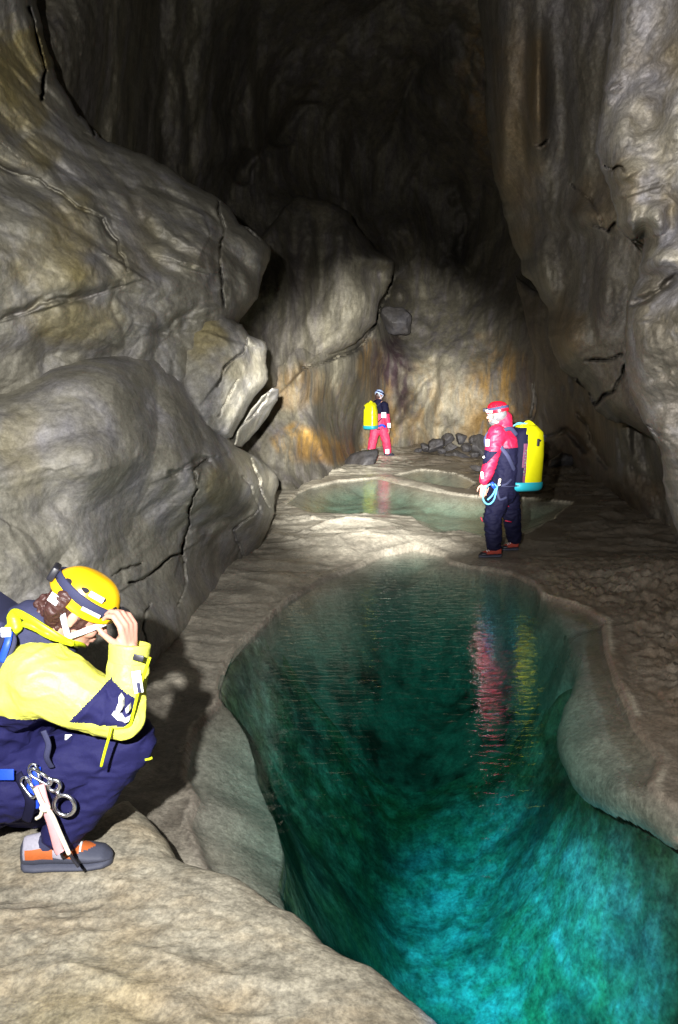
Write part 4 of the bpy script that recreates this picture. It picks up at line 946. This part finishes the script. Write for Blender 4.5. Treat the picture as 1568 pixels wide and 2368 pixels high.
    # trousers
    T = Blob(); T.cap(pelv + [0, 0, .05], pelv, .140, .150, flat=(0, 1, 0), k=1.2)
    T.chain([hipR, (hipR + knR) / 2, knR, (knR + anR) / 2 + [0, 0, 0], anR + [-.005, 0, .012]], [.125, .112, .088, .080, .070])
    T.cap(knR, knR + [-.01, 0, .0], .082, .082)
    T.chain([hipL, knL, anL], [.125, .085, .06])
    t_ = fused_obj('trousers', T, 0.0065, MNAVY, root, O, smooth=5, wr=(0.010, 10, 240, (1, 1, 1.9)))
    tube_obj('knee_piping', pz([(336, 1757), (346, 1755), (352, 1752)], -.06), .004, MYEL2, root, O)
    # shoes
    toe = C(262, 1990, 0.03); heel = C(50, 1990, -0.01)
    shoe(root, O, heel, toe, 0.266, anR + [0, 0, .03], (MSOLE, MGRSH, MSOLE, MWHITE, MSLATE), 1.08, (.08, .36, MORSH))
    hl = anL + np.array([-.03, 0, 0])
    shoe(root, O, anL + [-.10, .02, 0], anL + [.10, .0, 0], 0.275, anL, (MSOLE, MGRSH, MORSH, MWHITE, MSLATE), 1.0)
    # helmet and hair
    helmet(root, O, hc, Mx, MORG, MSLATE, MSTRAP, 1.0)
    on_px(root, O, 'reflector', hc + np.array([.030, -.106, .034]) @ Mx, (.034, .006), MWHITE, (np.array([.2, -1, .25]) @ Mx), dirx=Mx[0])
    on_px(root, O, 'reflector', hc + np.array([-.092, -.086, .012]) @ Mx, (.020, .016), MWHITE, (np.array([-.7, -1, .1]) @ Mx), dirx=Mx[0])
    on_px(root, O, 'reflector', hc + np.array([.020, -.094, .085]) @ Mx, (.026, .010), MWHITE, (np.array([.1, -1, .9]) @ Mx), dirx=Mx[0])
    H = Blob(); H.ell(hc + np.array([-.018, 0, -.010]) @ Mx, (.094, .080, .085), Mx)
    rnd = random.Random(5)
    bc = C(104, 1402, .06)
    for k in range(110):
        u1 = np.array([rnd.gauss(0, 1) for _ in range(3)]); u1 /= np.linalg.norm(u1); H.ell(bc + u1 * np.array([.030, .032, .046]) * rnd.uniform(.4, 1), (rnd.uniform(.006, .013),) * 3)
    for k in range(22):
        H.ell(C(118 + rnd.uniform(-14, 16), 1440 + rnd.uniform(-25, 20), .06 + rnd.uniform(-.05, .05)), (rnd.uniform(.008, .014),) * 3)
    H.chain([C(150, 1385, .0), C(125, 1410, .0), C(120, 1440, .03)], [.03, .03, .022])
    fused_obj('hair', H, 0.0035, MHAIR, root, O, smooth=1, wr=(0.005, 55, 250))
    # harness
    hb = ring_pts(C(15, 1775, .10), (1, 0, -.25), (0, 1, 0), .165, .185, 30)
    hr = mesh_obj('harness', *tube_geo(hb, .020, 8, True, flat=(0, 0, 1), k=0.28), MSLATE, root, O)
    tube_obj('harness_strap', [C(100, 1690, -.13), C(112, 1722, -.13), C(108, 1752, -.125), C(120, 1775, -.10)], .010, MSLATE, root, O, flat=(0, 1, 0), k=.35)
    tube_obj('harness_strap', [C(40, 1790, -.09), C(70, 1850, -.12), C(60, 1900, -.08)], .018, MNAVY2, root, O, flat=(0, 1, 0), k=.3)
    on_px(root, O, 'harness_tag', C(14, 1791, -.125), (.026, .018), MBLUE, (0, -1, .1))
    on_px(root, O, 'gear_loop_badge', C(163, 1707, -.02), (.018, .012), MWHITE, (0, -1, .2))
    return root
croucher()

# kit hanging from the croucher's harness: things of their own
def torus(name, c, a, b, ra, rb, r, mat, root, O, seg=10): return mesh_obj(name, *tube_geo(ring_pts(c, a, b, ra, rb, 30), r, seg, True), mat, root, O)
ex = np.array([1.0, 0, 0]); ez = np.array([0, 0, 1.0])
g = -.135
O8 = C(138, 1850, g)
d8 = no2(C(148, 1861, g) - C(124, 1816, g)); s8 = np.cross(d8, [0, 1, 0])
big = C(149, 1862, g); sm = C(125, 1816, g)
f8 = mesh_obj('figure_eight_descender', *merge([tube_geo(ring_pts(big, d8, s8, .036, .033, 32), .0070, 10, True), tube_geo(ring_pts(sm, d8, s8, .019, .020, 26), .0065, 10, True),
     tube_geo([sm + d8 * .018, big - d8 * .034], .008, 8)]), MMETAL, None, O8)
tag(f8, 'silver figure eight descender with two rings at the crouching person’s thigh', 'descender')
def carabiner(p0, p1, wd, label):
    d = p1 - p0; L_ = np.linalg.norm(d); d /= L_; s_ = np.cross(d, [0, 1, 0]); O_ = (p0 + p1) / 2
    pts = [p0 - s_ * wd * .3, p0 - s_ * wd * .9 + d * L_ * .12, p0 - s_ * wd + d * L_ * .3, p1 - s_ * wd * .8 - d * L_ * .12, p1 - s_ * wd * .2, p1 + s_ * wd * .6 - d * .003, p1 + s_ * wd - d * L_ * .15]
    o = tube_obj('carabiner', pts + [p0 + s_ * wd * .9 + d * L_ * .12, p0 + s_ * wd * .4], .0048, MMETAL, None, O_, closed=True, smooth=6)
    tube_obj('gate', [p1 + s_ * wd - d * L_ * .18, p0 + s_ * wd * .95 + d * L_ * .16], .0060, MMETAL, o, O_, smooth=0)
    tag(o, label, 'carabiner', 'carabiners on the croucher’s harness'); return o
carabiner(C(70, 1782, g), C(118, 1812, g - .01), .013, 'silver carabiner clipped through the small ring of the descender')
carabiner(C(52, 1800, g), C(80, 1842, g - .02), .014, 'leftmost silver carabiner, tilted, at the crouching person’s hip')
carabiner(C(74, 1768, g + .01), C(88, 1834, g + .01), .015, 'middle silver carabiner hanging upright over the blue webbing sling')
Ow = C(110, 1900, g)
lw_ = mesh_obj('lanyard', *tube_geo(spline([C(92, 1815, g - .01), C(100, 1850, g - .02), C(118, 1900, g - .025), C(134, 1960, g - .02), C(140, 1972, g - .02)], 8), .017, 8, flat=(0, 1, 0), k=.35), MPSTR, None, Ow)
mesh_obj('cord', *tube_geo(spline([C(82, 1822, g - .03), C(98, 1858, g - .045), C(120, 1885, g - .045), C(140, 1930, g - .04), C(160, 1975, g - .035)], 8), .0075, 8), MCREAM, lw_, Ow)
mesh_obj('cord', *tube_geo(spline([C(100, 1862, g - .045), C(94, 1885, g - .04), C(84, 1893, g - .03)], 6), .006, 8), MCREAM, lw_, Ow)
mesh_obj('knot', *(lambda b: b.raw())(Blob().ell(C(104, 1868, g - .045), (.018, .014, .014))), MCREAM, lw_, Ow)
mesh_obj('cord_end', *tube_geo(spline([C(160, 1973, g - .035), C(170, 1988, g - .03), C(182, 2004, g - .03)], 5), .0055, 8), MB, lw_, Ow)
tag(lw_, 'faded pink webbing lanyard with knotted cream cord hanging over the croucher’s shoe', 'lanyard')
Ob = C(78, 1822, g + .02)
bw = mesh_obj('webbing_sling', *tube_geo(spline([C(78, 1775, g + .03), C(80, 1810, g + .02), C(74, 1835, g + .02), C(76, 1868, g + .03)], 6), .024, 8, flat=(0, 1, 0), k=.25), MBLUE, None, Ob)
tag(bw, 'bright blue webbing sling behind the carabiners at the croucher’s hip', 'sling')
# the croucher's own rucksack, mostly out of the picture: a strap and the edge of a blue pack
Or = C(-70, 1560, .10)
def pack_rings(c, up, side, out, H_, wx, wy, taper, n=36, m=18, e=0.55):
    rs = []
    for k in range(m):
        t = k / (m - 1); kk = np.interp(t, [0, .05, .12, .7, .9, 1], [.80, .95, 1, taper[0], taper[1], taper[2]])
        rs.append(np.array([c + up * H_ * (t - .5) + side * math.copysign(abs(math.cos(q_)) ** e, math.cos(q_)) * wx * kk + out * math.copysign(abs(math.sin(q_)) ** e, math.sin(q_)) * wy * kk for q_ in np.linspace(0, 2 * math.pi, n, endpoint=False)]))
    return rs
upb = no2(C(60, 1470) - C(-60, 1640)); outb = np.cross([0, 1, 0], upb); outb = outb if outb[0] < 0 else -outb
rk = mesh_obj('rucksack', *loft(pack_rings(C(-118, 1520, .10), upb, np.array([0, 1.0, 0]), outb, .44, .145, .095, (.97, .90, .72), e=.38)), MBLUE, None, Or)
mesh_obj('lid', *Blob_box(C(-118, 1520, .10) + upb * .20 + outb * .01, np.array([[0, 1.0, 0], outb, upb]), (.145, .105, .045), .03), MSLATE, rk, Or)
mesh_obj('front_pocket', *Blob_box(C(-118, 1520, .10) - upb * .06 + outb * .10, np.array([[0, 1.0, 0], outb, upb]), (.10, .03, .11), .025), MSLATE, rk, Or)
for sd in (-1, 1):
    yy_ = .10 + .115 * sd
    pl = [C(-30, 1455, yy_), C(12, 1462, yy_ - .02 if sd < 0 else yy_), C(40, 1475, yy_ - .035 if sd < 0 else yy_ + .03), C(10, 1478, yy_)]
    mesh_obj('shoulder_strap', *tube_geo(spline([C(-40, 1450, yy_), C(5, 1452, yy_ - .03 * -sd * -1), C(24, 1475, yy_ + .05 * sd), C(14, 1510, yy_ + .075 * sd), C(-8, 1560, yy_ + .085 * sd)], 7), .022, 8, flat=(0, 1, 0), k=.35), [MSLATE, MBLUE][sd > 0], rk, Or)
mesh_obj('strap_edge', *tube_geo(spline([C(22, 1462, -.075), C(16, 1490, -.10), C(2, 1530, -.105)], 6), .012, 8, flat=(0, 1, 0), k=.4), MBLUE, rk, Or)
mesh_obj('strap_buckle', *Blob_box(C(14, 1462, -.085), np.eye(3), (.016, .006, .016), .004), MSTRAP, rk, Or)
tag(rk, 'blue rucksack on the back of the crouching person at the left edge', 'rucksack')

# ------------------------------------------------------------------ standing caver with the yellow tackle bag
def S(px, py, dy=0.0): return P(px, py, 8.50 + dy)
def stander():
    O = np.array([S(1150, 1288)[0], 8.65, S(1140, 1289)[2]]); z0 = O[2]
    yaw = R(200)      # facing left and slightly towards the camera side
    fwd = np.array([math.cos(yaw + R(-25)), math.sin(R(25)) * 1.0, -.06]); Mx = head_frame((-.84, .54, -.05), (0, 0, 1))
    hc = S(1150, 956, .10); neck = S(1158, 985, .12)
    chest = S(1166, 1030, .12); waist = S(1170, 1090, .12); pelv = S(1164, 1130, .12)
    shL = S(1148, 1004, -.03); elL = S(1134, 1068, -.10); wrL = S(1120, 1118, -.10)
    shR = S(1174, 1004, .32); elR = S(1160, 1068, .42); wrR = S(1140, 1110, .36)
    hpL = S(1157, 1138, .05); knL = S(1139, 1196, .0); anL = S(1143, 1268, .02)
    hpR = S(1174, 1138, .25); knR = S(1184, 1196, .30); anR = S(1189, 1252, .36)
    B = Blob(); head_blob(B, hc, Mx); B.cap(hc + [0, 0, -.06], neck, .056, .06)
    B.chain([neck, chest, waist, pelv], [.07, .125, .11, .12], flat=(0.3, 1, 0), k=1.25)
    B.chain([neck, shL, elL, wrL], [.05, .055, .042, .028]); B.chain([neck, shR, elR, wrR], [.05, .055, .042, .028])
    B.chain([hpL, knL, anL], [.08, .055, .042]); B.chain([hpR, knR, anR], [.08, .055, .042])
    hand_blob(B, wrL, (-.12, -.1, -1), (-.35, -.9, 0), (-1, 0, 0), (.35, .38, .42, .45)); hand_blob(B, wrR, (-.3, .1, -1), (.2, .9, 0), (-1, 0, 0), (.3, .3, .35, .4))
    root = fused_obj('person', B, 0.007, MSKIN, None, O, smooth=2)
    tag(root, 'person standing at the pool edge in red jacket, dark trousers and red helmet', 'person')
    eyes(root, O, hc, Mx)
    H = Blob(); H.ell(hc + np.array([-.02, 0, -.01]) @ Mx, (.088, .082, .085), Mx); H.ell(hc + np.array([.045, 0, -.100]) @ Mx, (.045, .05, .034), Mx)
    for sd in (1, -1): H.cap(hc + np.array([-.01, .068 * sd, -.03]) @ Mx, hc + np.array([.035, .052 * sd, -.09]) @ Mx, .02, .02)
    fused_obj('hair', H, 0.008, MGREY, root, O, smooth=2, wr=(0.004, 40, 260))
    helmet(root, O, hc, Mx, MREDH, MSLATE, MGREY, 1.0, battery=False)
    for (t, zz) in ((.085, .03), (.035, .022)):
        on_px(root, O, 'reflector', hc + np.array([t, math.sqrt(max(0, 1 - (t / .125) ** 2)) * .104, zz]) @ Mx, (.020, .013), MWHITE, (np.array([t * 8, 1, .1]) @ Mx), dirx=Mx[0], thick=.004)
    J = Blob(); J.chain([neck + [0, 0, -.05], chest, waist, pelv + [0, 0, .04]], [.10, .165, .150, .150], flat=(0.3, 1, 0), k=1.2)
    J.chain([chest + [-.03, -.06, .1], shL, (shL + elL) / 2, elL, (elL + wrL) / 2, wrL + [0, 0, .035]], [.11, .098, .088, .074, .068, .054]); J.chain([chest + [0, .08, .1], shR, elR, wrR + [0, 0, .035]], [.11, .095, .072, .054])
    def zj(Cn, Nn):
        m = np.zeros(len(Cn), int); X, Z = Cn[:, 0], Cn[:, 2]
        zs = S(1160, 1034)[2]
        body = X > np.interp(Z, [wrL[2], elL[2], shL[2]], [wrL[0] + .07, elL[0] + .085, shL[0] + .115])
        m[body & (Z < zs)] = 1
        pts = [S(x, y, -.12)[[0, 2]] for x, y in ((1112, 1040), (1150, 1044), (1124, 1070), (1110, 1078))]
        m[inside(np.column_stack([X, Z]), np.array(pts))] = 1
        return m
    fused_obj('jacket', J, 0.010, [MRED, MNAVY2], root, O, smooth=4, wr=(0.010, 12, 262, (1, 1, 1.5)), zones=zj)
    K = Blob(); K.chain([S(1165, 990, .10), S(1166, 968, .12)], [.10, .085]); K.cap(S(1150, 992, .08), S(1168, 962, .12), .055, .045)
    fused_obj('collar', K, 0.009, MRED, root, O, smooth=3, wr=(.006, 14, 263))
    T = Blob(); T.cap(pelv + [0, 0, .06], pelv + [0, 0, -.03], .150, .150, flat=(0, 1, 0), k=1.15)
    T.chain([hpL, (hpL + knL) / 2, knL, (knL + anL) / 2, anL + [0, 0, .03]], [.125, .115, .098, .088, .080]); T.chain([hpR, (hpR + knR) / 2, knR, (knR + anR) / 2, anR + [0, 0, .03]], [.125, .115, .098, .086, .076])
    fused_obj('trousers', T, 0.010, MNAVY2, root, O, smooth=4, wr=(0.014, 9, 264, (1, 1, 1.9)))
    for a, b in (((1160, 1166), (1177, 1171)), ((1168, 1204), (1183, 1207)), ((1112, 1196), (1116, 1206))):
        tube_obj('pocket_trim', [S(*a, .10 if a[0] > 1150 else -.06), S(*b, .10 if a[0] > 1150 else -.06)], .006, MRED, root, O, smooth=0)
    fz = z0 + .004
    for (hx, tx, dy_, an, zz) in ((1160, 1107, 0.0, anL, FEET[0][2]), (1198, 1158, .35, anR, FEET[1][2])):
        shoe(root, O, S(hx, 1285, dy_), S(tx, 1285, dy_ - .02), zz + .002, an, (MSOLE, MRSH, MB, MWHITE, MSLATE), 1.0)
    on_px(root, O, 'reflector', S(1127.5, 1024, -.17), (.017, .038), MWHITE, (-.3, -1, 0), thick=.004)
    on_px(root, O, 'reflector', S(1115, 1099, -.165), (.014, .036), MWHITE, (-.4, -1, 0), thick=.004, dirx=(1, 0, .15))
    on_px(root, O, 'sleeve_badge', S(1119, 1057, -.175), (.010, .010), MWHITE, (-.4, -1, 0), thick=.004)
    for sd, dy_ in ((0, -.12), (1, .34)):
        tube_obj('harness_strap', [S(1150, 1135, dy_), S(1156, 1155, dy_ - .02), S(1172, 1150, dy_)], .014, MSLATE, root, O, flat=(0, 1, 0), k=.3)
    mesh_obj('harness', *tube_geo(ring_pts(pelv + [0, 0, .05], (1, 0, 0), (0, 1, 0), .172, .20, 30), .022, 8, True, flat=(0, 0, 1), k=.3), MSLATE, root, O)
    return root
stander()

def tackle_bag(O, c, up, out, side, H_, wx, wy, label, seed, small=False):
    """caving tackle bag: yellow body with folded top, back panel, coloured base band"""
    up = no2(up); rs = pack_rings(c, up, side, out, H_, wx, wy, (.97, .86, .50), n=48, m=30)
    V, Fc = loft(rs); C_ = V.copy()
    V = V + warp(V, .006, 9, seed) - V; h = ((V - c) @ up) / H_ + .5
    b = noise(np.column_stack([V[:, 0] * 9, V[:, 1] * 9, V[:, 2] * 3]), seed); rad = V - c; rad -= np.outer(rad @ up, up); rad /= np.linalg.norm(rad, axis=1)[:, None] + 1e-9
    V = V + rad * (b * .012 * (0.3 + 1.6 * sstep(h, .6, 1)))[:, None]
    root = mesh_obj('tackle_bag', V, Fc, [MYPVC, MMAR, MNAVY2], None, O)
    Cn = np.array([V[f].mean(0) for f in Fc]); o_ = (Cn - c) @ out / wy; hh = ((Cn - c) @ up) / H_ + .5
    mi = np.where(o_ < -.55, 2, np.where(o_ < -.32, 1, 0)); mi = np.where((mi == 1) & (hh > .72), 2, mi); mi = np.where(hh > .965, 0, mi)
    root.data.polygons.foreach_set('material_index', mi.astype(np.int32))
    # base: a moulded cup
    kb = [np.array([c + up * (H_ * (t - .5)) + side * math.copysign(abs(math.cos(q_)) ** .55, math.cos(q_)) * wx * k + out * math.copysign(abs(math.sin(q_)) ** .55, math.sin(q_)) * wy * k for q_ in np.linspace(0, 2 * math.pi, 40, endpoint=False)]) for t, k in ((-.035, .55), (-.03, .86), (-.005, .99), (.03, 1.045), (.105, 1.05), (.112, 1.02))]
    mesh_obj('base_cup', *loft(kb), MTEAL, root, O)
    # rolled closure, piping, tabs
    tp = c + up * H_ * .5
    mesh_obj('rolled_top', *tube_geo(spline([tp - out * wy * .62 - up * .03, tp - out * wy * .2 + up * .004, tp + out * wy * .1 + up * .03, tp + out * wy * .55 - up * .015], 7), [.012 + .014 * math.sin(math.pi * k / 21) for k in range(22)], 10), MYPVC, root, O)
    B = Blob(); B.ell(tp + up * .018 - out * wy * .02, (.035, .035, .03)); B.ell(tp + up * .0 + side * .03, (.03, .03, .02)); V2, F2 = B.raw(); mesh_obj('knot', V2, F2, MYPVC, root, O)
    for qx, qh in ((.30, .24), (.88, .30)):
        p = c + out * wy * qx - side * wx * (1.0 if qx < .8 else .55) + up * H_ * qh
        p = p - side * .01
        mesh_obj('buckle', *Blob_box(p, np.array([out, up, side]), (.014, .040, .010), .005), MB, root, O)
        mesh_obj('buckle_strap', *Blob_box(p + up * .02 + out * .016, np.array([out, up, side]), (.014, .010, .009), .004), MB, root, O)
    for k in range(9):
        pp = c - side * (wx * 1.01) - out * wy * .44 + up * (H_ * (.12 - .048 * k)); pp = pp + out * .004 * (-1) ** k
        mesh_obj('lettering', *Blob_box(pp, np.array([out, up, side]), (.010, (.009, .013, .007)[k % 3], .004), .002), MGREY, root, O)
    for sd in (-1, 1):
        s0 = side * sd * .11
        q_ = [tp - out * wy * .95 + s0 - up * .10, tp - out * (wy + .08) + s0 * 1.25 - up * .03, tp - out * (wy + .17) + s0 * 1.35 - up * .06, tp - out * (wy + .225) + s0 * 1.5 - up * .17, tp - out * (wy + .13) + s0 * 2.1 - up * .33, tp - out * wy * .95 + s0 * 1.2 - up * .50]
        mesh_obj('shoulder_strap', *tube_geo(spline(q_, 7), .024, 8, flat=side, k=.35), MSLATE, root, O)
    tube_obj('waist_strap', [c - out * wy - up * .20 - side * .13, c - out * (wy + .1) - up * .27 - side * .19, c - out * (wy + .17) - up * .30 - side * .17], .014, MSLATE, root, O, flat=side, k=.3)
    tag(root, label, 'tackle bag'); return root
cB = S(1214, 1056, .16); upv = np.array([.035, 0, 1.0]); outv = no2([1, .25, 0]); sidv = np.array([-outv[1], outv[0], 0]) * 1.0
bag = tackle_bag(S(1214, 1128, .16), cB, upv, outv, sidv, .70, .165, .185, 'yellow tackle bag with maroon side panel and teal base behind the red jacket', 301)
tube_obj('blue_cord', [cB + upv * .34 - outv * .16 + sidv * .02, cB + upv * .375 - outv * .10, cB + upv * .36 - outv * .02, cB + upv * .372 - outv * .07 - sidv * .05, cB + upv * .36 - outv * .14], .008, MROPE, bag, S(1214, 1128, .16))

# rope sling, knife and carabiner on the standing caver's harness
Oz = S(1135, 1140, -.17)
lp = [S(x, y, d) for x, y, d in ((1150, 1124, -.16), (1147, 1140, -.17), (1141, 1158, -.18), (1130, 1166, -.18), (1120, 1160, -.18), (1117, 1145, -.18), (1124, 1128, -.17), (1133, 1120, -.16), (1146, 1122, -.16), (1143, 1138, -.20), (1134, 1150, -.20), (1127, 1156, -.20))]
sl = mesh_obj('rope_sling', *tube_geo(spline(lp, 8), .0095, 8), MROPE, None, Oz); tag(sl, 'coiled light blue cord hanging beside the standing caver’s left hand', 'rope')
mesh_obj('sleeve', *tube_geo([S(1136, 1116, -.19), S(1145, 1129, -.19)], .020, 10, flat=(0, 1, 0), k=.5), MBLUE, sl, Oz)
Ok = S(1155, 1117, -.18)
kn = mesh_obj('hand_tool', *tube_geo([S(1156.5, 1107, -.18), S(1155.5, 1112, -.18), S(1152.5, 1123, -.18)], [.012, .014, .009], 10), MCREAM, None, Ok)
mesh_obj('clip', *(lambda b: b.raw())(Blob().ell(S(1156, 1122, -.19), (.016, .012, .016))), MMETAL, kn, Ok)
tag(kn, 'small cream-handled tool with a metal clip on the standing caver’s belt', 'tool')

# ------------------------------------------------------------------ far caver
def Q_(px, py, dy=0.0): return P(px, py, 20.3 + dy)
def far_caver():
    z0 = FEET[2][2]; O = np.array([Q_(876, 1054)[0], 20.3, z0])
    Mx = head_frame((.80, .55, -.22), (0, 0, 1)); hc = Q_(877, 913, .02); neck = Q_(875, 926, .02)
    chest = Q_(876, 947, .05); waist = Q_(877, 970, .05); pelv = Q_(876, 990, .05)
    shR = Q_(889, 937, -.06); elR = Q_(894, 965, -.12); wrR = Q_(899, 989, -.12)
    shL = Q_(866, 937, .12); elL = Q_(862, 965, .25); wrL = Q_(868, 985, .30)
    hR = Q_(886, 994, 0); kR = Q_(893, 1020, -.03); aR = Q_(896, 1046, 0); hL = Q_(868, 994, .05); kL = Q_(862, 1020, 0); aL = Q_(858, 1046, 0)
    B = Blob(); head_blob(B, hc, Mx); B.cap(hc + [0, 0, -.06], neck, .056, .06); B.chain([neck, chest, waist, pelv], [.07, .12, .11, .12], flat=(1, 0, 0), k=1.3)
    B.chain([neck, shR, elR, wrR], [.05, .055, .042, .028]); B.chain([neck, shL, elL, wrL], [.05, .055, .042, .028]); B.chain([hR, kR, aR], [.085, .055, .042]); B.chain([hL, kL, aL], [.085, .055, .042])
    hand_blob(B, wrR, (.2, -.1, -1), (.9, -.3, 0), (0, 1, 0), (.4, .4, .45, .5)); hand_blob(B, wrL, (.4, .2, -.8), (-.9, 0, 0), (0, 1, 0), (.4, .4, .45, .5))
    root = fused_obj('person', B, 0.009, MSKIN, None, O, smooth=2)
    tag(root, 'person at the far end in coral red trousers and pale blue helmet', 'person'); eyes(root, O, hc, Mx)
    H = Blob(); H.ell(hc + np.array([-.02, 0, -.015]) @ Mx, (.090, .082, .088), Mx); H.chain([hc + np.array([-.05, 0, -.06]) @ Mx, neck + [-.02, 0, 0]], [.05, .05]); fused_obj('hair', H, .010, MHAIR, root, O, smooth=2)
    helmet(root, O, hc, Mx, MLH, MNAVY, MSTRAP, 1.0, battery=False)
    J = Blob(); J.chain([neck + [0, 0, -.04], chest, waist, pelv + [0, 0, .03]], [.095, .16, .145, .15], flat=(1, 0, 0), k=1.15); J.chain([chest + [.05, 0, .1], shR, elR, wrR + [0, 0, .03]], [.11, .095, .08, .055]); J.chain([chest + [-.05, 0, .1], shL, elL, wrL], [.11, .095, .075, .055])
    def zj(Cn, Nn):
        Z = Cn[:, 2]; X = Cn[:, 0]; m = np.ones(len(Cn), int); m[(Z < Q_(0, 957)[2]) & (Z > Q_(0, 986)[2])] = 0; m[(Z < Q_(0, 964)[2]) & (X < Q_(881, 0)[0])] = 1; return m
    fused_obj('jacket', J, .012, [MPINK, MNAVY2], root, O, smooth=3, wr=(.010, 10, 270), zones=zj)
    T = Blob(); T.cap(pelv + [0, 0, .03], pelv, .15, .15, flat=(1, 0, 0), k=1.15); T.chain([hR, kR, aR + [0, 0, .03]], [.125, .11, .095]); T.chain([hL, kL, aL + [0, 0, .03]], [.125, .11, .095])
    fused_obj('trousers', T, .012, MPINK, root, O, smooth=3, wr=(.012, 9, 272))
    for a, (dx, dy_), f_ in ((aR, (.10, .02), FEET[3]), (aL, (.04, .09), FEET[2])):
        d = no2([dx, dy_, 0]); shoe(root, O, np.array([a[0], a[1], 0]) - d * .09, np.array([a[0], a[1], 0]) + d * .19, f_[2] + .002, a, (MSOLE, MSLATE, MB, MWHITE, MWHITE), 1.0)
    for p, r_ in ((Q_(887.5, 960, -.24), (.060, .070)), (Q_(900, 984, -.21), (.040, .060))): on_px(root, O, 'reflector', p, r_, MWHITE, (.1, -1, 0), thick=.005)
    for a in (aR, aL): on_px(root, O, 'ankle_reflector', a + np.array([-.01, -.105, .03]), (.050, .060), MWHITE, (0, -1, 0), thick=.005)
    tube_obj('harness_strap', [Q_(876, 986, -.14), Q_(884, 983, -.18), Q_(892, 988, -.14)], .03, MBLUE, root, O, flat=(0, 1, 0), k=.3)
    return root
far_caver()
cF = Q_(857.5, 961, -.24); of = no2([-.55, -1, 0]); sf = np.array([-of[1], of[0], 0])
tackle_bag(Q_(858, 992, -.24), cF, np.array([.0, 0, 1.0]), of, sf, .66, .17, .16, 'yellow tackle bag on the back of the far caver in coral trousers', 305)

# ------------------------------------------------------------------ loose rock at the foot of the far wall
def stone(px, py, w_, h_, Y, seed, label, group, name='stone'):
    """rough block; (px,py) = foot of the stone"""
    base = P(px, py, Y); sc = Y / F
    rx = w_ * sc / 2; rz = h_ * sc * .56; rr = random.Random(seed)
    bm = bmesh.new(); bmesh.ops.create_icosphere(bm, subdivisions=4, radius=1.0); V = np.array([v_.co[:] for v_ in bm.verts]); Fc = [[v_.index for v_ in f.verts] for f in bm.faces]; bm.free()
    for k in range(9):      # shear flat facets off the lump
        n = np.array([rr.gauss(0, 1), rr.gauss(0, 1), rr.gauss(0, .9)]); n /= np.linalg.norm(n); d = rr.uniform(.55, .85)
        e = V @ n - d; V = V - np.outer(np.clip(e, 0, None), n) * .92
    V = V * (1 + .10 * fbm(V * 1.8 + seed, 3, seed % 50)[:, None] + .03 * fbm(V * 6 + seed, 2, seed % 40)[:, None])
    V = V * np.array([rx, rx * rr.uniform(.7, 1.0), rz]) * 1.15; a = rr.uniform(-.4, .4)
    V = V @ np.array([[math.cos(a), 0, math.sin(a)], [0, 1, 0], [-math.sin(a), 0, math.cos(a)]])
    fl_ = floor_z(np.array([[base[0], base[1]]]))[0][0]
    zb = base[2]
    V = V + np.array([base[0], base[1], zb + rz * .5])
    o = mesh_obj(name, V, Fc, M_stone, None, np.array([base[0], base[1], zb]), attrs=dict(ochre=np.zeros(len(V)), dark=np.zeros(len(V)), pale=np.zeros(len(V))))
    tag(o, label, 'rock', group); return o
M_stone = rock_mat('dark_stone', (0.05, 0.046, 0.045), (0.085, 0.078, 0.075), (0.065, 0.062, 0.07), speck=0.4, bump=1.5, fine=0.6, rough=(.35, .7))
stone(834, 1078, 104, 40, 18.0, 11, 'dark wet boulder beside the far caver’s feet, left of them', None, 'boulder')
stone(1108, 1048, 50, 46, 20.6, 12, 'squarish grey boulder at the right end of the far stone heap', None, 'boulder')
stone(1008, 1036, 50, 24, 21.0, 13, 'long low dark boulder at the left end of the stone heap', None, 'boulder')
stone(1062, 1064, 58, 24, 20.2, 14, 'flat dark slab lying in front of the stone heap', None, 'boulder')
stone(1112, 1088, 44, 12, 16.6, 16, 'thin dark stone lying alone on the wet flowstone near the standing caver’s elbow', None, 'boulder')
stone(916, 756, 78, 46, 22.3, 23, 'grey boulder wedged in the dark hollow high on the far wall', None, 'boulder')
SL = ['pale-sided stone near the left end', 'large dark stone on top, left of the middle', 'stone at the middle top', 'broad dark stone in the middle', 'stone right of the middle top', 'stone just behind the squarish boulder', 'low stone in the front row, left of the middle', 'low stone in the front row, middle', 'stone on top near the right end', 'small flat stone at the front left', 'flat stone at the front right', 'tiny stone at the far left tip', 'smallest stone on the crest', 'stone at the right tip beside the red jacket']
for k, (px, py, w_, h_, Y) in enumerate([(985, 1040, 30, 18, 21.2), (1034, 1024, 30, 26, 21.8), (1050, 1014, 26, 20, 22.0), (1066, 1020, 28, 22, 21.7), (1084, 1012, 30, 22, 21.9), (1096, 1022, 22, 18, 21.3), (1044, 1040, 28, 18, 21.2), (1078, 1040, 26, 18, 21.0), (1130, 1030, 30, 28, 21.0), (1020, 1046, 22, 12, 20.9), (1098, 1056, 26, 14, 20.4), (968, 1044, 20, 10, 21.3), (1030, 1012, 16, 12, 22.2), (1148, 1046, 26, 16, 20.2)]):
    stone(px, py, w_, h_, Y, 40 + k, SL[k] + ' of the far stone heap', 'stones heaped at the foot of the far wall')
for k, (px, py, w_, h_, Y) in enumerate([(1300, 1075, 60, 30, 17.0), (1250, 1062, 40, 22, 17.6)]):
    stone(px, py, w_, h_, Y, 70 + k, ['broad dark boulder at the foot of the right wall behind the tackle bag', 'smaller dark boulder right beside the tackle bag, against the right wall'][k], None, 'boulder')
